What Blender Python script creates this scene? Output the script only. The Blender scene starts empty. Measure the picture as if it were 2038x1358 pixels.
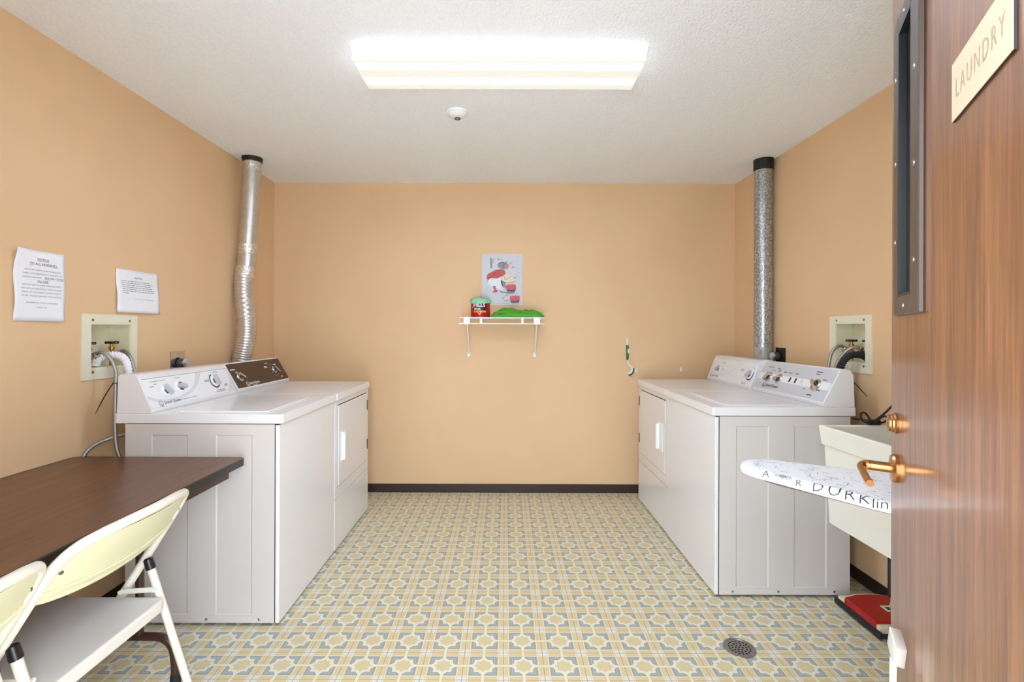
import bpy, bmesh, math, random
from mathutils import Vector, Matrix, noise
PI = math.pi
random.seed(7)
S = bpy.context.scene
C = S.collection

# ------------------------------------------------------------------ camera
cam_d = bpy.data.cameras.new('camera')
cam = bpy.data.objects.new('camera', cam_d); C.objects.link(cam)
cam.location = (0, 0, 1.28)
cam.rotation_euler = (math.radians(90), math.radians(-0.2), 0)
cam_d.sensor_width = 36.0
cam_d.lens = 970.0 / 2038.0 * 36.0
cam_d.shift_x = 14.0 / 2038.0
cam_d.shift_y = -21.0 / 2038.0
cam_d.clip_start = 0.02
S.camera = cam
# ------------------------------------------------------------------ world: pale daylight of the hallway outside the open door
W = bpy.data.worlds.new('hallway_light'); S.world = W
W.use_nodes = True
W.node_tree.nodes['Background'].inputs[0].default_value = (0.89, 0.985, 1.12, 1)
W.node_tree.nodes['Background'].inputs[1].default_value = 5.6
S.view_settings.view_transform = 'Standard'
S.view_settings.look = 'None'
S.view_settings.gamma = 1.0
S.view_settings.use_curve_mapping = False
S.view_settings.exposure = 1.08
LAMP = 15.5          # radiance of the tube bands of the ceiling fixture
LAMP_SIDE = 0.62

# ------------------------------------------------------------------ materials
def lin(c):
    c = c / 255.0
    return c / 12.92 if c <= 0.04045 else ((c + 0.055) / 1.055) ** 2.4
def rgb(r, g, b): return (lin(r), lin(g), lin(b), 1.0)

class NT:
    def __init__(s, name):
        s.m = bpy.data.materials.new(name); s.m.use_nodes = True
        s.t = s.m.node_tree; s.n = s.t.nodes; s.l = s.t.links
        s.p = s.n['Principled BSDF']
    def put(s, sock, v):
        if hasattr(v, 'is_output') or isinstance(v, bpy.types.NodeSocket): s.l.new(v, sock)
        else: sock.default_value = v
    def math(s, op, a, b=None, c=None):
        n = s.n.new('ShaderNodeMath'); n.operation = op
        s.put(n.inputs[0], a)
        if b is not None: s.put(n.inputs[1], b)
        if c is not None: s.put(n.inputs[2], c)
        return n.outputs[0]
    def mix(s, f, a, b):
        n = s.n.new('ShaderNodeMix'); n.data_type = 'RGBA'
        s.put(n.inputs[0], f); s.put(n.inputs[6], a); s.put(n.inputs[7], b)
        return n.outputs[2]
    def coord(s, scale=(1, 1, 1), kind='Object'):
        tc = s.n.new('ShaderNodeTexCoord'); mp = s.n.new('ShaderNodeMapping')
        mp.inputs['Scale'].default_value = scale
        s.l.new(tc.outputs[kind], mp.inputs[0]); return mp.outputs[0]
    def noise(s, vec, scale=5.0, detail=4.0, rough=0.5):
        n = s.n.new('ShaderNodeTexNoise'); s.l.new(vec, n.inputs['Vector'])
        n.inputs['Scale'].default_value = scale; n.inputs['Detail'].default_value = detail
        n.inputs['Roughness'].default_value = rough
        return n.outputs[0]
    def ramp(s, f, stops):
        n = s.n.new('ShaderNodeValToRGB'); s.put(n.inputs[0], f)
        e = n.color_ramp.elements
        e[0].position, e[0].color = stops[0]; e[1].position, e[1].color = stops[-1]
        for p, c in stops[1:-1]:
            x = e.new(p); x.color = c
        return n.outputs[0]
    def bump(s, h, strength=0.3, dist=0.002):
        n = s.n.new('ShaderNodeBump'); n.inputs['Strength'].default_value = strength
        n.inputs['Distance'].default_value = dist
        s.l.new(h, n.inputs['Height']); s.l.new(n.outputs[0], s.p.inputs['Normal'])

def mat(name, col, rough=0.5, metal=0.0, spec=0.5, var=0.0, vscale=8.0, bump=0.0, bscale=300.0, bdist=0.0005, coat=0.0):
    k = NT(name)
    k.p.inputs['Roughness'].default_value = rough
    k.p.inputs['Metallic'].default_value = metal
    k.p.inputs['Specular IOR Level'].default_value = spec
    k.p.inputs['Coat Weight'].default_value = coat
    c = rgb(*col)
    k.p.inputs['Base Color'].default_value = c
    if var or bump: co = k.coord()
    if var:
        d = [max(0, x * (1 - var)) for x in c[:3]] + [1]
        u = [min(1, x * (1 + var)) for x in c[:3]] + [1]
        k.l.new(k.ramp(k.noise(co, vscale), [(0.3, d), (0.7, u)]), k.p.inputs['Base Color'])
    if bump: k.bump(k.noise(co, bscale, 2.0), bump, bdist)
    return k.m

def wall_mat():
    k = NT('tan_wall_covering')
    co = k.coord(); st = k.coord((14, 14, 420))
    base = k.ramp(k.noise(co, 2.2, 3), [(0.3, rgb(227, 190, 146)), (0.7, rgb(231, 196, 152))])
    fine = k.noise(st, 6.0, 3)
    k.l.new(k.mix(k.math('MULTIPLY', fine, 0.16), base, rgb(206, 172, 130)), k.p.inputs['Base Color'])
    k.p.inputs['Roughness'].default_value = 0.62
    k.bump(fine, 0.10, 0.0006)
    return k.m
def ceiling_mat():
    k = NT('stippled_white_ceiling')
    co = k.coord((1.6, 1, 1))
    n = k.noise(co, 75.0, 3.0, 0.6)
    k.l.new(k.ramp(n, [(0.35, rgb(243, 246, 250)), (0.65, rgb(251, 253, 255))]), k.p.inputs['Base Color'])
    k.p.inputs['Roughness'].default_value = 0.8
    k.bump(n, 0.9, 0.006)
    return k.m
def floor_mat():
    k = NT('patterned_vinyl_floor')
    co = k.coord(); sx = k.n.new('ShaderNodeSeparateXYZ'); k.l.new(co, sx.inputs[0])
    def cell(o, off, size):
        a = k.math('ADD', k.math('DIVIDE', k.math('SUBTRACT', o, off), size), 100.5)
        return k.math('ABSOLUTE', k.math('SUBTRACT', k.math('FRACT', a), 0.5))
    p = cell(sx.outputs[0], -0.078, 0.1535); q = cell(sx.outputs[1], 1.8584, 0.1503)
    mx = k.math('MAXIMUM', p, q); mn = k.math('MINIMUM', p, q); sm = k.math('ADD', p, q)
    def lt(a, b): return k.math('LESS_THAN', a, b)
    def gt(a, b): return k.math('GREATER_THAN', a, b)
    def near(a, c, w): return k.math('LESS_THAN', k.math('ABSOLUTE', k.math('SUBTRACT', a, c)), w)
    def AND(a, b): return k.math('MULTIPLY', a, b)
    def OR(a, b): return k.math('MAXIMUM', a, b)
    speck = k.noise(co, 420.0, 2.0, 0.7); grain = k.noise(co, 60.0, 3.0)
    tan = k.mix(speck, rgb(204, 190, 144), rgb(226, 211, 168))
    cream = k.mix(speck, rgb(222, 218, 192), rgb(234, 230, 208))
    blue = k.mix(speck, rgb(140, 153, 160), rgb(164, 177, 182))
    white = k.mix(speck, rgb(216, 216, 206), rgb(232, 232, 226))
    line = rgb(188, 152, 90)
    strip = gt(mx, 0.335); cross = gt(mn, 0.335)
    # inner block: blue brackets, eight-point cream star, tan medallion
    star = k.math('MINIMUM', k.math('SUBTRACT', mx, 0.232), k.math('MINIMUM', k.math('MULTIPLY', k.math('SUBTRACT', sm, 0.345), 0.7), k.math('SUBTRACT', mn, 0.045)))
    med = k.math('MINIMUM', k.math('SUBTRACT', mx, 0.142), k.math('MULTIPLY', k.math('SUBTRACT', sm, 0.208), 0.8))
    col = blue
    col = k.mix(AND(near(mx, 0.275, 0.006), gt(mn, 0.10)), col, rgb(186, 197, 203))
    col = k.mix(near(star, 0.008, 0.008), col, rgb(140, 150, 150))
    col = k.mix(lt(star, 0.0), col, cream)
    col = k.mix(near(med, 0.0, 0.009), col, rgb(206, 180, 128))
    col = k.mix(lt(med, 0.0), col, tan)
    # strips between blocks
    st = tan
    st = k.mix(cross, st, white)
    st = k.mix(OR(near(mx, 0.5, 0.009), near(mx, 0.341, 0.008)), st, line)
    st = k.mix(AND(cross, near(mn, 0.5, 0.008)), st, rgb(206, 190, 148))
    st = k.mix(AND(near(mx, 0.368, 0.010), lt(mn, 0.335)), st, cream)
    st = k.mix(AND(cross, OR(near(mn, 0.340, 0.006), near(mn, 0.380, 0.006))), st, rgb(208, 190, 146))
    st = k.mix(lt(mn, 0.046), st, rgb(200, 178, 128))
    st = k.mix(lt(mn, 0.036), st, cream)
    col = k.mix(strip, col, st)
    col = k.mix(k.math('MULTIPLY', grain, 0.10), col, rgb(206, 186, 140))
    k.l.new(col, k.p.inputs['Base Color'])
    k.p.inputs['Roughness'].default_value = 0.36
    k.p.inputs['Specular IOR Level'].default_value = 0.4
    h = k.math('ADD', k.math('MULTIPLY', k.math('SMOOTH_MIN', star, 0.02, 0.02), -4.0), k.math('MULTIPLY', speck, 0.3))
    k.bump(h, 0.25, 0.001)
    return k.m
def wood_mat(name, stretch, c0, c1, c2, rough, scale=1.0, coat=0.0, bump=0.05, spec=0.5, coat_rough=0.1):
    k = NT(name)
    a = k.noise(k.coord(stretch), 1.0 * scale, 6.0, 0.62)
    b = k.noise(k.coord(tuple(x * 4.5 for x in stretch)), 1.0 * scale, 4.0, 0.7)
    f = k.math('ADD', k.math('MULTIPLY', a, 0.62), k.math('MULTIPLY', b, 0.38))
    k.l.new(k.ramp(f, [(0.36, rgb(*c0)), (0.5, rgb(*c1)), (0.64, rgb(*c2))]), k.p.inputs['Base Color'])
    k.p.inputs['Roughness'].default_value = rough
    k.p.inputs['Specular IOR Level'].default_value = spec
    k.p.inputs['Coat Weight'].default_value = coat
    k.p.inputs['Coat Roughness'].default_value = coat_rough
    k.bump(b, bump, 0.0006)
    return k.m
def galv_mat():
    k = NT('galvanised_steel')
    co = k.coord((1, 1, 0.6))
    v = k.n.new('ShaderNodeTexVoronoi'); k.l.new(co, v.inputs['Vector']); v.inputs['Scale'].default_value = 130
    f = k.math('MULTIPLY', k.math('ADD', k.noise(co, 160, 3, 0.7), v.outputs['Distance']), 0.62)
    k.l.new(k.ramp(f, [(0.25, rgb(104, 108, 110)), (0.6, rgb(160, 164, 165)), (0.8, rgb(205, 208, 208))]), k.p.inputs['Base Color'])
    k.p.inputs['Metallic'].default_value = 0.75
    k.p.inputs['Roughness'].default_value = 0.38
    return k.m
def lens_mat():
    # acrylic wrap-around lens of the lit fixture; the two fluorescent tubes behind it are its bright bands
    k = NT('lit_acrylic_lens')
    co = k.coord(); sx = k.n.new('ShaderNodeSeparateXYZ'); k.l.new(co, sx.inputs[0])
    def band(c):
        d = k.math('ABSOLUTE', k.math('SUBTRACT', sx.outputs[1], c))
        return k.math('SMOOTH_MAX', k.math('SUBTRACT', 1.0, k.math('MULTIPLY', d, 33.0)), 0.0, 0.03)
    ends = k.math('MINIMUM', k.math('MULTIPLY', k.math('MAXIMUM', k.math('SUBTRACT', 0.60, k.math('ABSOLUTE', sx.outputs[0])), 0.0), 30.0), 1.0)
    b = k.math('MULTIPLY', k.math('ADD', band(-0.075), band(0.045)), ends)
    low = k.math('LESS_THAN', sx.outputs[2], -0.049)
    e = k.math('ADD', k.math('MULTIPLY', k.math('MULTIPLY', b, low), LAMP * 2.0), k.math('MULTIPLY', k.math('SUBTRACT', 1.0, low), LAMP_SIDE))
    e = k.math('ADD', e, 0.24)
    k.p.inputs['Base Color'].default_value = rgb(200, 198, 184)
    k.p.inputs['Roughness'].default_value = 0.3
    k.l.new(k.mix(k.math('MINIMUM', k.math('MULTIPLY', e, 0.5), 1.0), (1.0, 0.97, 0.86, 1), (0.78, 0.98, 1.32, 1)), k.p.inputs['Emission Color'])
    k.l.new(e, k.p.inputs['Emission Strength'])
    return k.m

M = {}
M['wall'] = wall_mat(); M['ceiling'] = ceiling_mat(); M['floor'] = floor_mat(); M['lens'] = lens_mat()
M['base'] = mat('dark_brown_vinyl_base', (52, 34, 28), 0.45)
M['white'] = mat('white_enamel', (236, 235, 234), 0.22, spec=0.5)
M['side'] = mat('shaded_steel_side', (214, 209, 204), 0.42, bump=0.04, bscale=500)  # greyer than the fronts: the shade on the side panels is put into the colour
M['lid'] = mat('white_lid_enamel', (240, 240, 240), 0.14)
M['plastic'] = mat('white_plastic', (238, 238, 236), 0.35)
M['greyprint'] = mat('grey_print', (118, 118, 120), 0.5)
M['palegrey'] = mat('pale_grey_print', (218, 219, 223), 0.4)
M['silver'] = mat('silver_grey_panel', (204, 206, 210), 0.35)
M['black'] = mat('black_plastic', (22, 22, 23), 0.35)
M['blackprint'] = mat('black_print', (34, 33, 34), 0.5)
M['brownpanel'] = mat('dark_brown_panel', (62, 45, 34), 0.3, var=0.12, vscale=25)
M['chrome'] = mat('chrome', (210, 208, 205), 0.18, 1.0)
M['knobgrey'] = mat('grey_knob_plastic', (196, 197, 200), 0.35)
M['darkgrey'] = mat('dark_grey_plastic', (72, 72, 75), 0.4)
M['gap'] = mat('gap_shade', (48, 46, 46), 0.6)  # near-black tone that paints the shade inside open gaps
M['steel'] = mat('steel_screw', (150, 150, 148), 0.35, 0.9)
M['braid'] = mat('braided_steel_hose', (168, 166, 162), 0.38, 0.85, bump=0.6, bscale=900, bdist=0.001)
M['duct'] = mat('aluminium_duct', (208, 206, 202), 0.33, 0.9, var=0.08, vscale=30)
M['foil'] = mat('foil_tape', (226, 222, 214), 0.26, 0.8, var=0.22, vscale=70, bump=1.0, bscale=120, bdist=0.004)
M['galv'] = galv_mat()
M['galvpale'] = mat('pale_zinc_band', (176, 180, 168), 0.5, 0.4, var=0.2, vscale=90)
M['darkmetal'] = mat('blackened_metal', (46, 45, 44), 0.5, 0.5, var=0.4, vscale=60)
M['cream'] = mat('cream_enamel', (232, 226, 200), 0.45)
M['beige'] = mat('aged_cream_plastic', (228, 220, 186), 0.5, var=0.05, vscale=20)
M['brass'] = mat('brass_valve', (190, 146, 70), 0.3, 0.9)
M['bronze'] = mat('satin_bronze', (192, 140, 92), 0.27, 1.0)
M['frame'] = mat('bronze_painted_frame', (86, 74, 65), 0.4, 0.1)
M['glass'] = mat('dark_window_glass', (16, 15, 16), 0.3, spec=0.1)
M['plaque'] = mat('cream_sign_plastic', (230, 211, 178), 0.55)
M['engrave'] = mat('engraved_letters', (190, 172, 144), 0.6)
M['chair'] = mat('cream_painted_steel', (228, 223, 206), 0.35, var=0.03, vscale=18)
M['chairback'] = mat('cream_plastic_back', (228, 223, 186), 0.42)
M['seat'] = mat('off_white_seat', (224, 218, 208), 0.45)
M['vinyl'] = mat('black_edge_vinyl', (34, 30, 29), 0.4)
M['brownsteel'] = mat('brown_painted_steel', (66, 42, 33), 0.3)
M['paper'] = mat('white_paper', (240, 240, 241), 0.8)
M['ink'] = mat('black_ink', (62, 60, 62), 0.8)
M['inkgrey'] = mat('grey_ink', (128, 126, 128), 0.8)
M['sink'] = mat('ivory_sink_plastic', (238, 236, 222), 0.4)
M['fabric'] = mat('white_cotton_cover', (244, 244, 244), 0.85, bump=0.3, bscale=700)
M['red'] = mat('red_painted_metal', (170, 22, 20), 0.4, var=0.15, vscale=40)
M['rubber'] = mat('black_rubber', (30, 30, 29), 0.7)
M['ivory'] = mat('ivory_plastic', (228, 216, 184), 0.5)
M['green'] = mat('bright_green_cloth', (84, 160, 48), 0.85, bump=0.3, bscale=500)
M['palegreen'] = mat('pale_green_cloth', (150, 206, 166), 0.85, bump=0.3, bscale=400)
M['canred'] = mat('red_coffee_can', (178, 18, 24), 0.3)
M['candark'] = mat('dark_label_brown', (60, 18, 28), 0.4)
M['canwhite'] = mat('white_label_print', (244, 240, 236), 0.5)
M['cangold'] = mat('orange_gold_band', (226, 150, 66), 0.4)
M['wire'] = mat('white_coated_wire', (240, 239, 234), 0.4)
M['poster'] = mat('poster_paper', (208, 209, 217), 0.6, var=0.03, vscale=14)
M['p_red'] = mat('poster_red', (196, 88, 80), 0.6, var=0.2, vscale=90)
M['p_white'] = mat('poster_white', (226, 228, 234), 0.6)
M['p_grey'] = mat('poster_grey', (140, 146, 156), 0.6, var=0.2, vscale=90)
M['p_dark'] = mat('poster_dark', (88, 82, 88), 0.6)
M['p_cream'] = mat('poster_cream', (226, 216, 192), 0.6, var=0.1, vscale=120)
M['p_skin'] = mat('poster_skin', (214, 140, 124), 0.6)
M['magred'] = mat('red_plastic', (196, 40, 46), 0.35)
M['brushgreen'] = mat('green_brush_plastic', (10, 108, 56), 0.4)
M['blockwhite'] = mat('white_block_plastic', (238, 234, 224), 0.4)
M['deskwood'] = wood_mat('walnut_laminate', (30, 2.2, 30), (72, 41, 26), (98, 58, 37), (120, 75, 50), 0.30, 1.6, bump=0.03)
M['doorwood'] = wood_mat('varnished_brown_door', (26, 26, 1.3), (98, 58, 36), (138, 88, 55), (170, 117, 78), 0.36, 1.5, coat=0.55, bump=0.05, coat_rough=0.13)
M['drain'] = mat('worn_drain_metal', (150, 146, 140), 0.35, 0.9, var=0.25, vscale=80)
M['dark'] = mat('dark_hole', (12, 11, 10), 0.9)
M['detector'] = mat('detector_plastic', (232, 232, 230), 0.45)
M['clear'] = mat('clear_hook_plastic', (244, 240, 236), 0.15)

# ------------------------------------------------------------------ mesh helpers
def B(): return bmesh.new()
def merge(bm, t, mi=0):
    me = bpy.data.meshes.new('tmp'); t.to_mesh(me); t.free()
    n = len(bm.faces); bm.from_mesh(me); bpy.data.meshes.remove(me)
    bm.faces.ensure_lookup_table()
    for f in bm.faces[n:]: f.material_index = mi
def bx(bm, x0, x1, y0, y1, z0, z1, mi=0, bev=0.0, seg=2, mtx=None):
    t = bmesh.new(); bmesh.ops.create_cube(t, size=1.0)
    for v in t.verts:
        v.co = Vector((x0 + (v.co.x + .5) * (x1 - x0), y0 + (v.co.y + .5) * (y1 - y0), z0 + (v.co.z + .5) * (z1 - z0)))
    if bev: bmesh.ops.bevel(t, geom=t.edges[:], offset=bev, segments=seg, profile=0.5, affect='EDGES')
    if mtx: t.transform(mtx)
    merge(bm, t, mi)
def face(bm, pts, mi=0):
    f = bm.faces.new([bm.verts.new(p) for p in pts]); f.material_index = mi; return f
def cr(P, n=8):
    P = [Vector(p) for p in P]; out = []
    for i in range(len(P) - 1):
        p0 = P[i - 1] if i else P[0] * 2 - P[1]; p1 = P[i]; p2 = P[i + 1]
        p3 = P[i + 2] if i + 2 < len(P) else p2 * 2 - p1
        for k in range(n):
            t = k / n
            out.append(0.5 * ((2 * p1) + (p2 - p0) * t + (2 * p0 - 5 * p1 + 4 * p2 - p3) * t * t + (3 * p1 - p0 - 3 * p2 + p3) * t ** 3))
    out.append(P[-1]); return out
def tube(bm, P, r, seg=10, mi=0, cap=True):
    P = [Vector(p) for p in P]; rs = r if isinstance(r, (list, tuple)) else [r] * len(P)
    rings = []; nrm = None
    for i, p in enumerate(P):
        t = (P[min(i + 1, len(P) - 1)] - P[max(i - 1, 0)]).normalized()
        if nrm is None: nrm = t.orthogonal().normalized()
        else: nrm = (nrm - t * nrm.dot(t)).normalized()
        b = t.cross(nrm)
        rings.append([bm.verts.new(p + (nrm * math.cos(2 * PI * k / seg) + b * math.sin(2 * PI * k / seg)) * rs[i]) for k in range(seg)])
    for a, b in zip(rings, rings[1:]):
        for k in range(seg):
            bm.faces.new((a[k], a[(k + 1) % seg], b[(k + 1) % seg], b[k])).material_index = mi
    if cap:
        bm.faces.new(rings[0][::-1]).material_index = mi; bm.faces.new(rings[-1]).material_index = mi
def fr(o, u, v):
    u = Vector(u).normalized(); v = Vector(v).normalized(); n = u.cross(v).normalized(); v = n.cross(u)
    m = Matrix((u, v, n)).transposed().to_4x4(); m.translation = Vector(o); return m
def axis_frame(o, n):
    n = Vector(n).normalized(); u = n.orthogonal().normalized(); return fr(o, u, n.cross(u))
def lathe(bm, prof, mtx, seg=24, mi=0, close=True, sx=1.0):
    rings = []
    for (r, z) in prof:
        if r < 1e-6: rings.append([bm.verts.new(mtx @ Vector((0, 0, z)))])
        else: rings.append([bm.verts.new(mtx @ Vector((sx * r * math.cos(2 * PI * k / seg), r * math.sin(2 * PI * k / seg), z))) for k in range(seg)])
    for a, b in zip(rings, rings[1:]):
        for k in range(seg):
            q = (k + 1) % seg
            if len(a) == 1 and len(b) == 1: continue
            if len(a) == 1: f = (a[0], b[k], b[q]) if False else (a[0], b[q], b[k])
            elif len(b) == 1: f = (a[k], a[q], b[0])
            else: f = (a[k], a[q], b[q], b[k])
            bm.faces.new(f).material_index = mi
    if close:
        if len(rings[0]) > 1: bm.faces.new(rings[0][::-1]).material_index = mi
        if len(rings[-1]) > 1: bm.faces.new(rings[-1]).material_index = mi
def prism(bm, poly, mtx, z0, z1, mi=0, bev=0.0, seg=2):
    t = bmesh.new()
    a = [t.verts.new((x, y, z0)) for x, y in poly]; b = [t.verts.new((x, y, z1)) for x, y in poly]
    t.faces.new(a[::-1]); t.faces.new(b)
    for i in range(len(poly)):
        j = (i + 1) % len(poly); t.faces.new((a[i], a[j], b[j], b[i]))
    bmesh.ops.recalc_face_normals(t, faces=t.faces[:])
    if bev: bmesh.ops.bevel(t, geom=t.edges[:], offset=bev, segments=seg, profile=0.5, affect='EDGES')
    t.transform(mtx); merge(bm, t, mi)
def rrect(x0, x1, y0, y1, r, n=4):
    out = []
    for cx, cy, a in ((x1 - r, y1 - r, 0), (x0 + r, y1 - r, 90), (x0 + r, y0 + r, 180), (x1 - r, y0 + r, 270)):
        for k in range(n + 1):
            t = math.radians(a + 90 * k / n); out.append((cx + r * math.cos(t), cy + r * math.sin(t)))
    return out
RM = {}
def obj(name, bm, mats, parent=None, ang=33, local=False, wn=False, recalc=True):
    """bm holds world coordinates (unless local); the object becomes one mesh under parent"""
    if recalc: bmesh.ops.recalc_face_normals(bm, faces=bm.faces[:])
    inv = None
    if parent is not None and not local:
        r = parent
        while r.parent: r = r.parent
        inv = RM[r.name].inverted(); bm.transform(inv)
    me = bpy.data.meshes.new(name)
    for f in bm.faces: f.smooth = True
    lim = math.radians(ang)
    for e in bm.edges:
        if len(e.link_faces) == 2:
            if e.calc_face_angle(0) > lim: e.smooth = False
        else: e.smooth = False
    bm.to_mesh(me); bm.free()
    for m in (mats if isinstance(mats, (list, tuple)) else [mats]): me.materials.append(M[m])
    o = bpy.data.objects.new(name, me); C.objects.link(o)
    if parent is not None: o.parent = parent
    else: RM[o.name] = Matrix()
    if wn:
        w = o.modifiers.new('weighted_normal', 'WEIGHTED_NORMAL'); w.keep_sharp = True
    return o
def tag(o, label, cat, group=None):
    o['label'] = label; o['category'] = cat
    if group: o['group'] = group
    return o
def thing(name, label, cat, loc=(0, 0, 0), rotz=0.0, group=None):
    o = bpy.data.objects.new(name, None); C.objects.link(o); o.empty_display_size = 0.05
    o.location = loc; o.rotation_euler = (0, 0, rotz)
    RM[o.name] = Matrix.Translation(loc) @ Matrix.Rotation(rotz, 4, 'Z')
    return tag(o, label, cat, group)
def struct(name, bm, mats, **kw):
    o = obj(name, bm, mats, **kw); o['kind'] = 'structure'; return o
def settle(o):
    """move a one-mesh thing's origin to its base centre"""
    me = o.data; n = len(me.vertices)
    lo = [min(v.co[i] for v in me.vertices) for i in range(3)]; hi = [max(v.co[i] for v in me.vertices) for i in range(3)]
    c = Vector(((lo[0] + hi[0]) / 2, (lo[1] + hi[1]) / 2, lo[2]))
    me.transform(Matrix.Translation(-c)); o.location = c; return o

_tc = {}
def text_geo(s, bold=0.0, shear=0.0, spacing=1.0):
    key = (s, bold, shear, spacing)
    if key not in _tc:
        cu = bpy.data.curves.new('lettering', 'FONT'); cu.body = s; cu.resolution_u = 2
        cu.offset = bold; cu.shear = shear; cu.space_character = spacing
        o = bpy.data.objects.new('lettering', cu); C.objects.link(o)
        bpy.context.view_layer.update()
        me = bpy.data.meshes.new_from_object(o.evaluated_get(bpy.context.evaluated_depsgraph_get()))
        v = [(p.co.x, p.co.y) for p in me.vertices]; f = [tuple(p.vertices) for p in me.polygons]
        bpy.data.objects.remove(o); bpy.data.curves.remove(cu); bpy.data.meshes.remove(me)
        _tc[key] = (v, f)
    return _tc[key]
def text(bm, s, size, fn, mi=0, x=0.0, y=0.0, align='c', bold=0.0, shear=0.0, spacing=1.0, width=None, rot=0.0):
    v, f = text_geo(s, bold, shear, spacing)
    if not v: return (0, 0)
    x0 = min(p[0] for p in v); x1 = max(p[0] for p in v)
    kx = size if width is None else width / (x1 - x0)
    off = {'c': -(x0 + x1) / 2, 'l': -x0, 'r': -x1}[align]
    c, sn = math.cos(rot), math.sin(rot)
    vs = []
    for p in v:
        a, b = (p[0] + off) * kx, p[1] * size
        vs.append(bm.verts.new(fn(x + a * c - b * sn, y + a * sn + b * c)))
    for q in f:
        try: bm.faces.new([vs[i] for i in q]).material_index = mi
        except ValueError: pass
    return ((x0 + off) * kx, (x1 + off) * kx)
def text_wrap(bm, s, size, fn, mi, x, y, bold=0.0, step=.004):
    """lettering cut into small facets so that it follows a rounded surface"""
    v, f = text_geo(s, bold, 0.0, 1.0)
    mid = (min(p[0] for p in v) + max(p[0] for p in v)) / 2
    t = bmesh.new(); vs = [t.verts.new((x + (p[0] - mid) * size, y + p[1] * size, 0)) for p in v]
    for q in f:
        try: t.faces.new([vs[i] for i in q])
        except ValueError: pass
    for k in range(4):
        bmesh.ops.triangulate(t, faces=t.faces[:])
        L = [e for e in t.edges if e.calc_length() > step]
        if not L: break
        bmesh.ops.subdivide_edges(t, edges=L, cuts=1)
    bmesh.ops.triangulate(t, faces=t.faces[:])
    for p in t.verts: p.co = fn(p.co.x, p.co.y)
    merge(bm, t, mi)
def bar(bm, u0, v0, u1, v1, w, fn, mi=0):
    d = Vector((u1 - u0, v1 - v0)); n = Vector((-d.y, d.x)).normalized() * w / 2
    face(bm, [fn(u0 + n.x, v0 + n.y), fn(u0 - n.x, v0 - n.y), fn(u1 - n.x, v1 - n.y), fn(u1 + n.x, v1 + n.y)], mi)
def line(bm, P, w, fn, mi=0):
    for a, b in zip(P, P[1:]): bar(bm, a[0], a[1], b[0], b[1], w, fn, mi)
def arc(bm, cu, cv, r, a0, a1, w, fn, mi=0, n=16):
    P = [(cu + r * math.cos(math.radians(a0 + (a1 - a0) * k / n)), cv + r * math.sin(math.radians(a0 + (a1 - a0) * k / n))) for k in range(n + 1)]
    line(bm, P, w, fn, mi)
def poly(bm, P, fn, mi=0): face(bm, [fn(a, b) for a, b in P], mi)
def blob(bm, P, fn, mi=0, n=5):
    Q = [Vector((a, b, 0)) for a, b in P]
    L = cr(Q + [Q[0]], n)[:-1]; poly(bm, [(p.x, p.y) for p in L], fn, mi)

# ------------------------------------------------------------------ the room
XL, XR, YB, YF, ZC = -1.828, 1.816, 3.855, 0.21, 2.445
T = 0.11
LBOX = (2.147, 2.374, 1.105, 1.302)      # opening of the left laundry box: y0, y1, z0, z1
RBOX = (2.45, 2.669, 1.121, 1.322)
b = B(); bx(b, XL - T, XR + T, -0.6, YB + T, -0.08, 0); struct('floor', b, 'floor')
b = B(); bx(b, XL - T, XR + T, YF - 0.13, YB + T, ZC, ZC + 0.08); struct('ceiling', b, 'ceiling')
b = B(); bx(b, XL, XR, YB, YB + T, 0, ZC); struct('wall_back', b, 'wall')
def side_wall(name, xa, xb, h):
    b = B(); y0, y1, z0, z1 = h
    bx(b, xa, xb, YF - 0.13, y0, 0, ZC); bx(b, xa, xb, y1, YB + T, 0, ZC)
    bx(b, xa, xb, y0, y1, 0, z0); bx(b, xa, xb, y0, y1, z1, ZC)
    struct(name, b, 'wall')
side_wall('wall_left', XL - T, XL, LBOX); side_wall('wall_right', XR, XR + T, RBOX)
b = B(); bx(b, XL, -0.58, YF - 0.13, YF, 0, ZC); bx(b, 0.37, XR, YF - 0.13, YF, 0, ZC); bx(b, -0.58, 0.37, YF - 0.13, YF, 2.06, ZC)
struct('wall_front', b, 'wall')
def baseboard(name, x0, x1, y0, y1):
    b = B(); bx(b, x0, x1, y0, y1, 0, 0.066, bev=0.002, seg=1); struct(name, b, 'base')
baseboard('baseboard_back', XL + 0.007, -0.515, YB - 0.007, YB)
b = B(); bx(b, -0.514, XR - 0.007, YB - 0.007, YB, 0, 0.066, bev=0.002, seg=1); bx(b, XL + .007, XR - .007, YB - 0.013, YB - .007, 0, 0.006, bev=0.002, seg=1)
struct('baseboard_back', b, 'base')
baseboard('baseboard_left', XL, XL + 0.007, YF, YB); baseboard('baseboard_right', XR - 0.007, XR, YF, YB)

# ------------------------------------------------------------------ ceiling fixture and ceiling devices
t = thing('ceiling_light', 'long rectangular fluorescent ceiling fixture with a lit white wrap-around lens', 'ceiling light', (-0.027, 2.12, ZC))
b = B(); bx(b, -0.60, 0.60, -0.10, 0.10, -0.03, 0.0, bev=0.002); obj('housing', b, 'plastic', t, local=True)
b = B(); bx(b, -0.606, 0.606, -0.121, 0.121, -0.058, -0.0005, bev=0.006, seg=2); obj('lens', b, 'lens', t, local=True, wn=True)
for s in (-1, 1):
    b = B(); bx(b, min(s * 0.606, s * 0.614), max(s * 0.606, s * 0.614), -0.123, 0.123, -0.014, 0.0, bev=0.002, seg=1); obj('end_cap', b, 'plastic', t, local=True)
t = thing('heat_detector', 'small round white domed detector on the ceiling behind the light fixture', 'detector', (-0.257, 2.60, ZC))
dn = axis_frame((0, 0, 0), (0, 0, -1))
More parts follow.
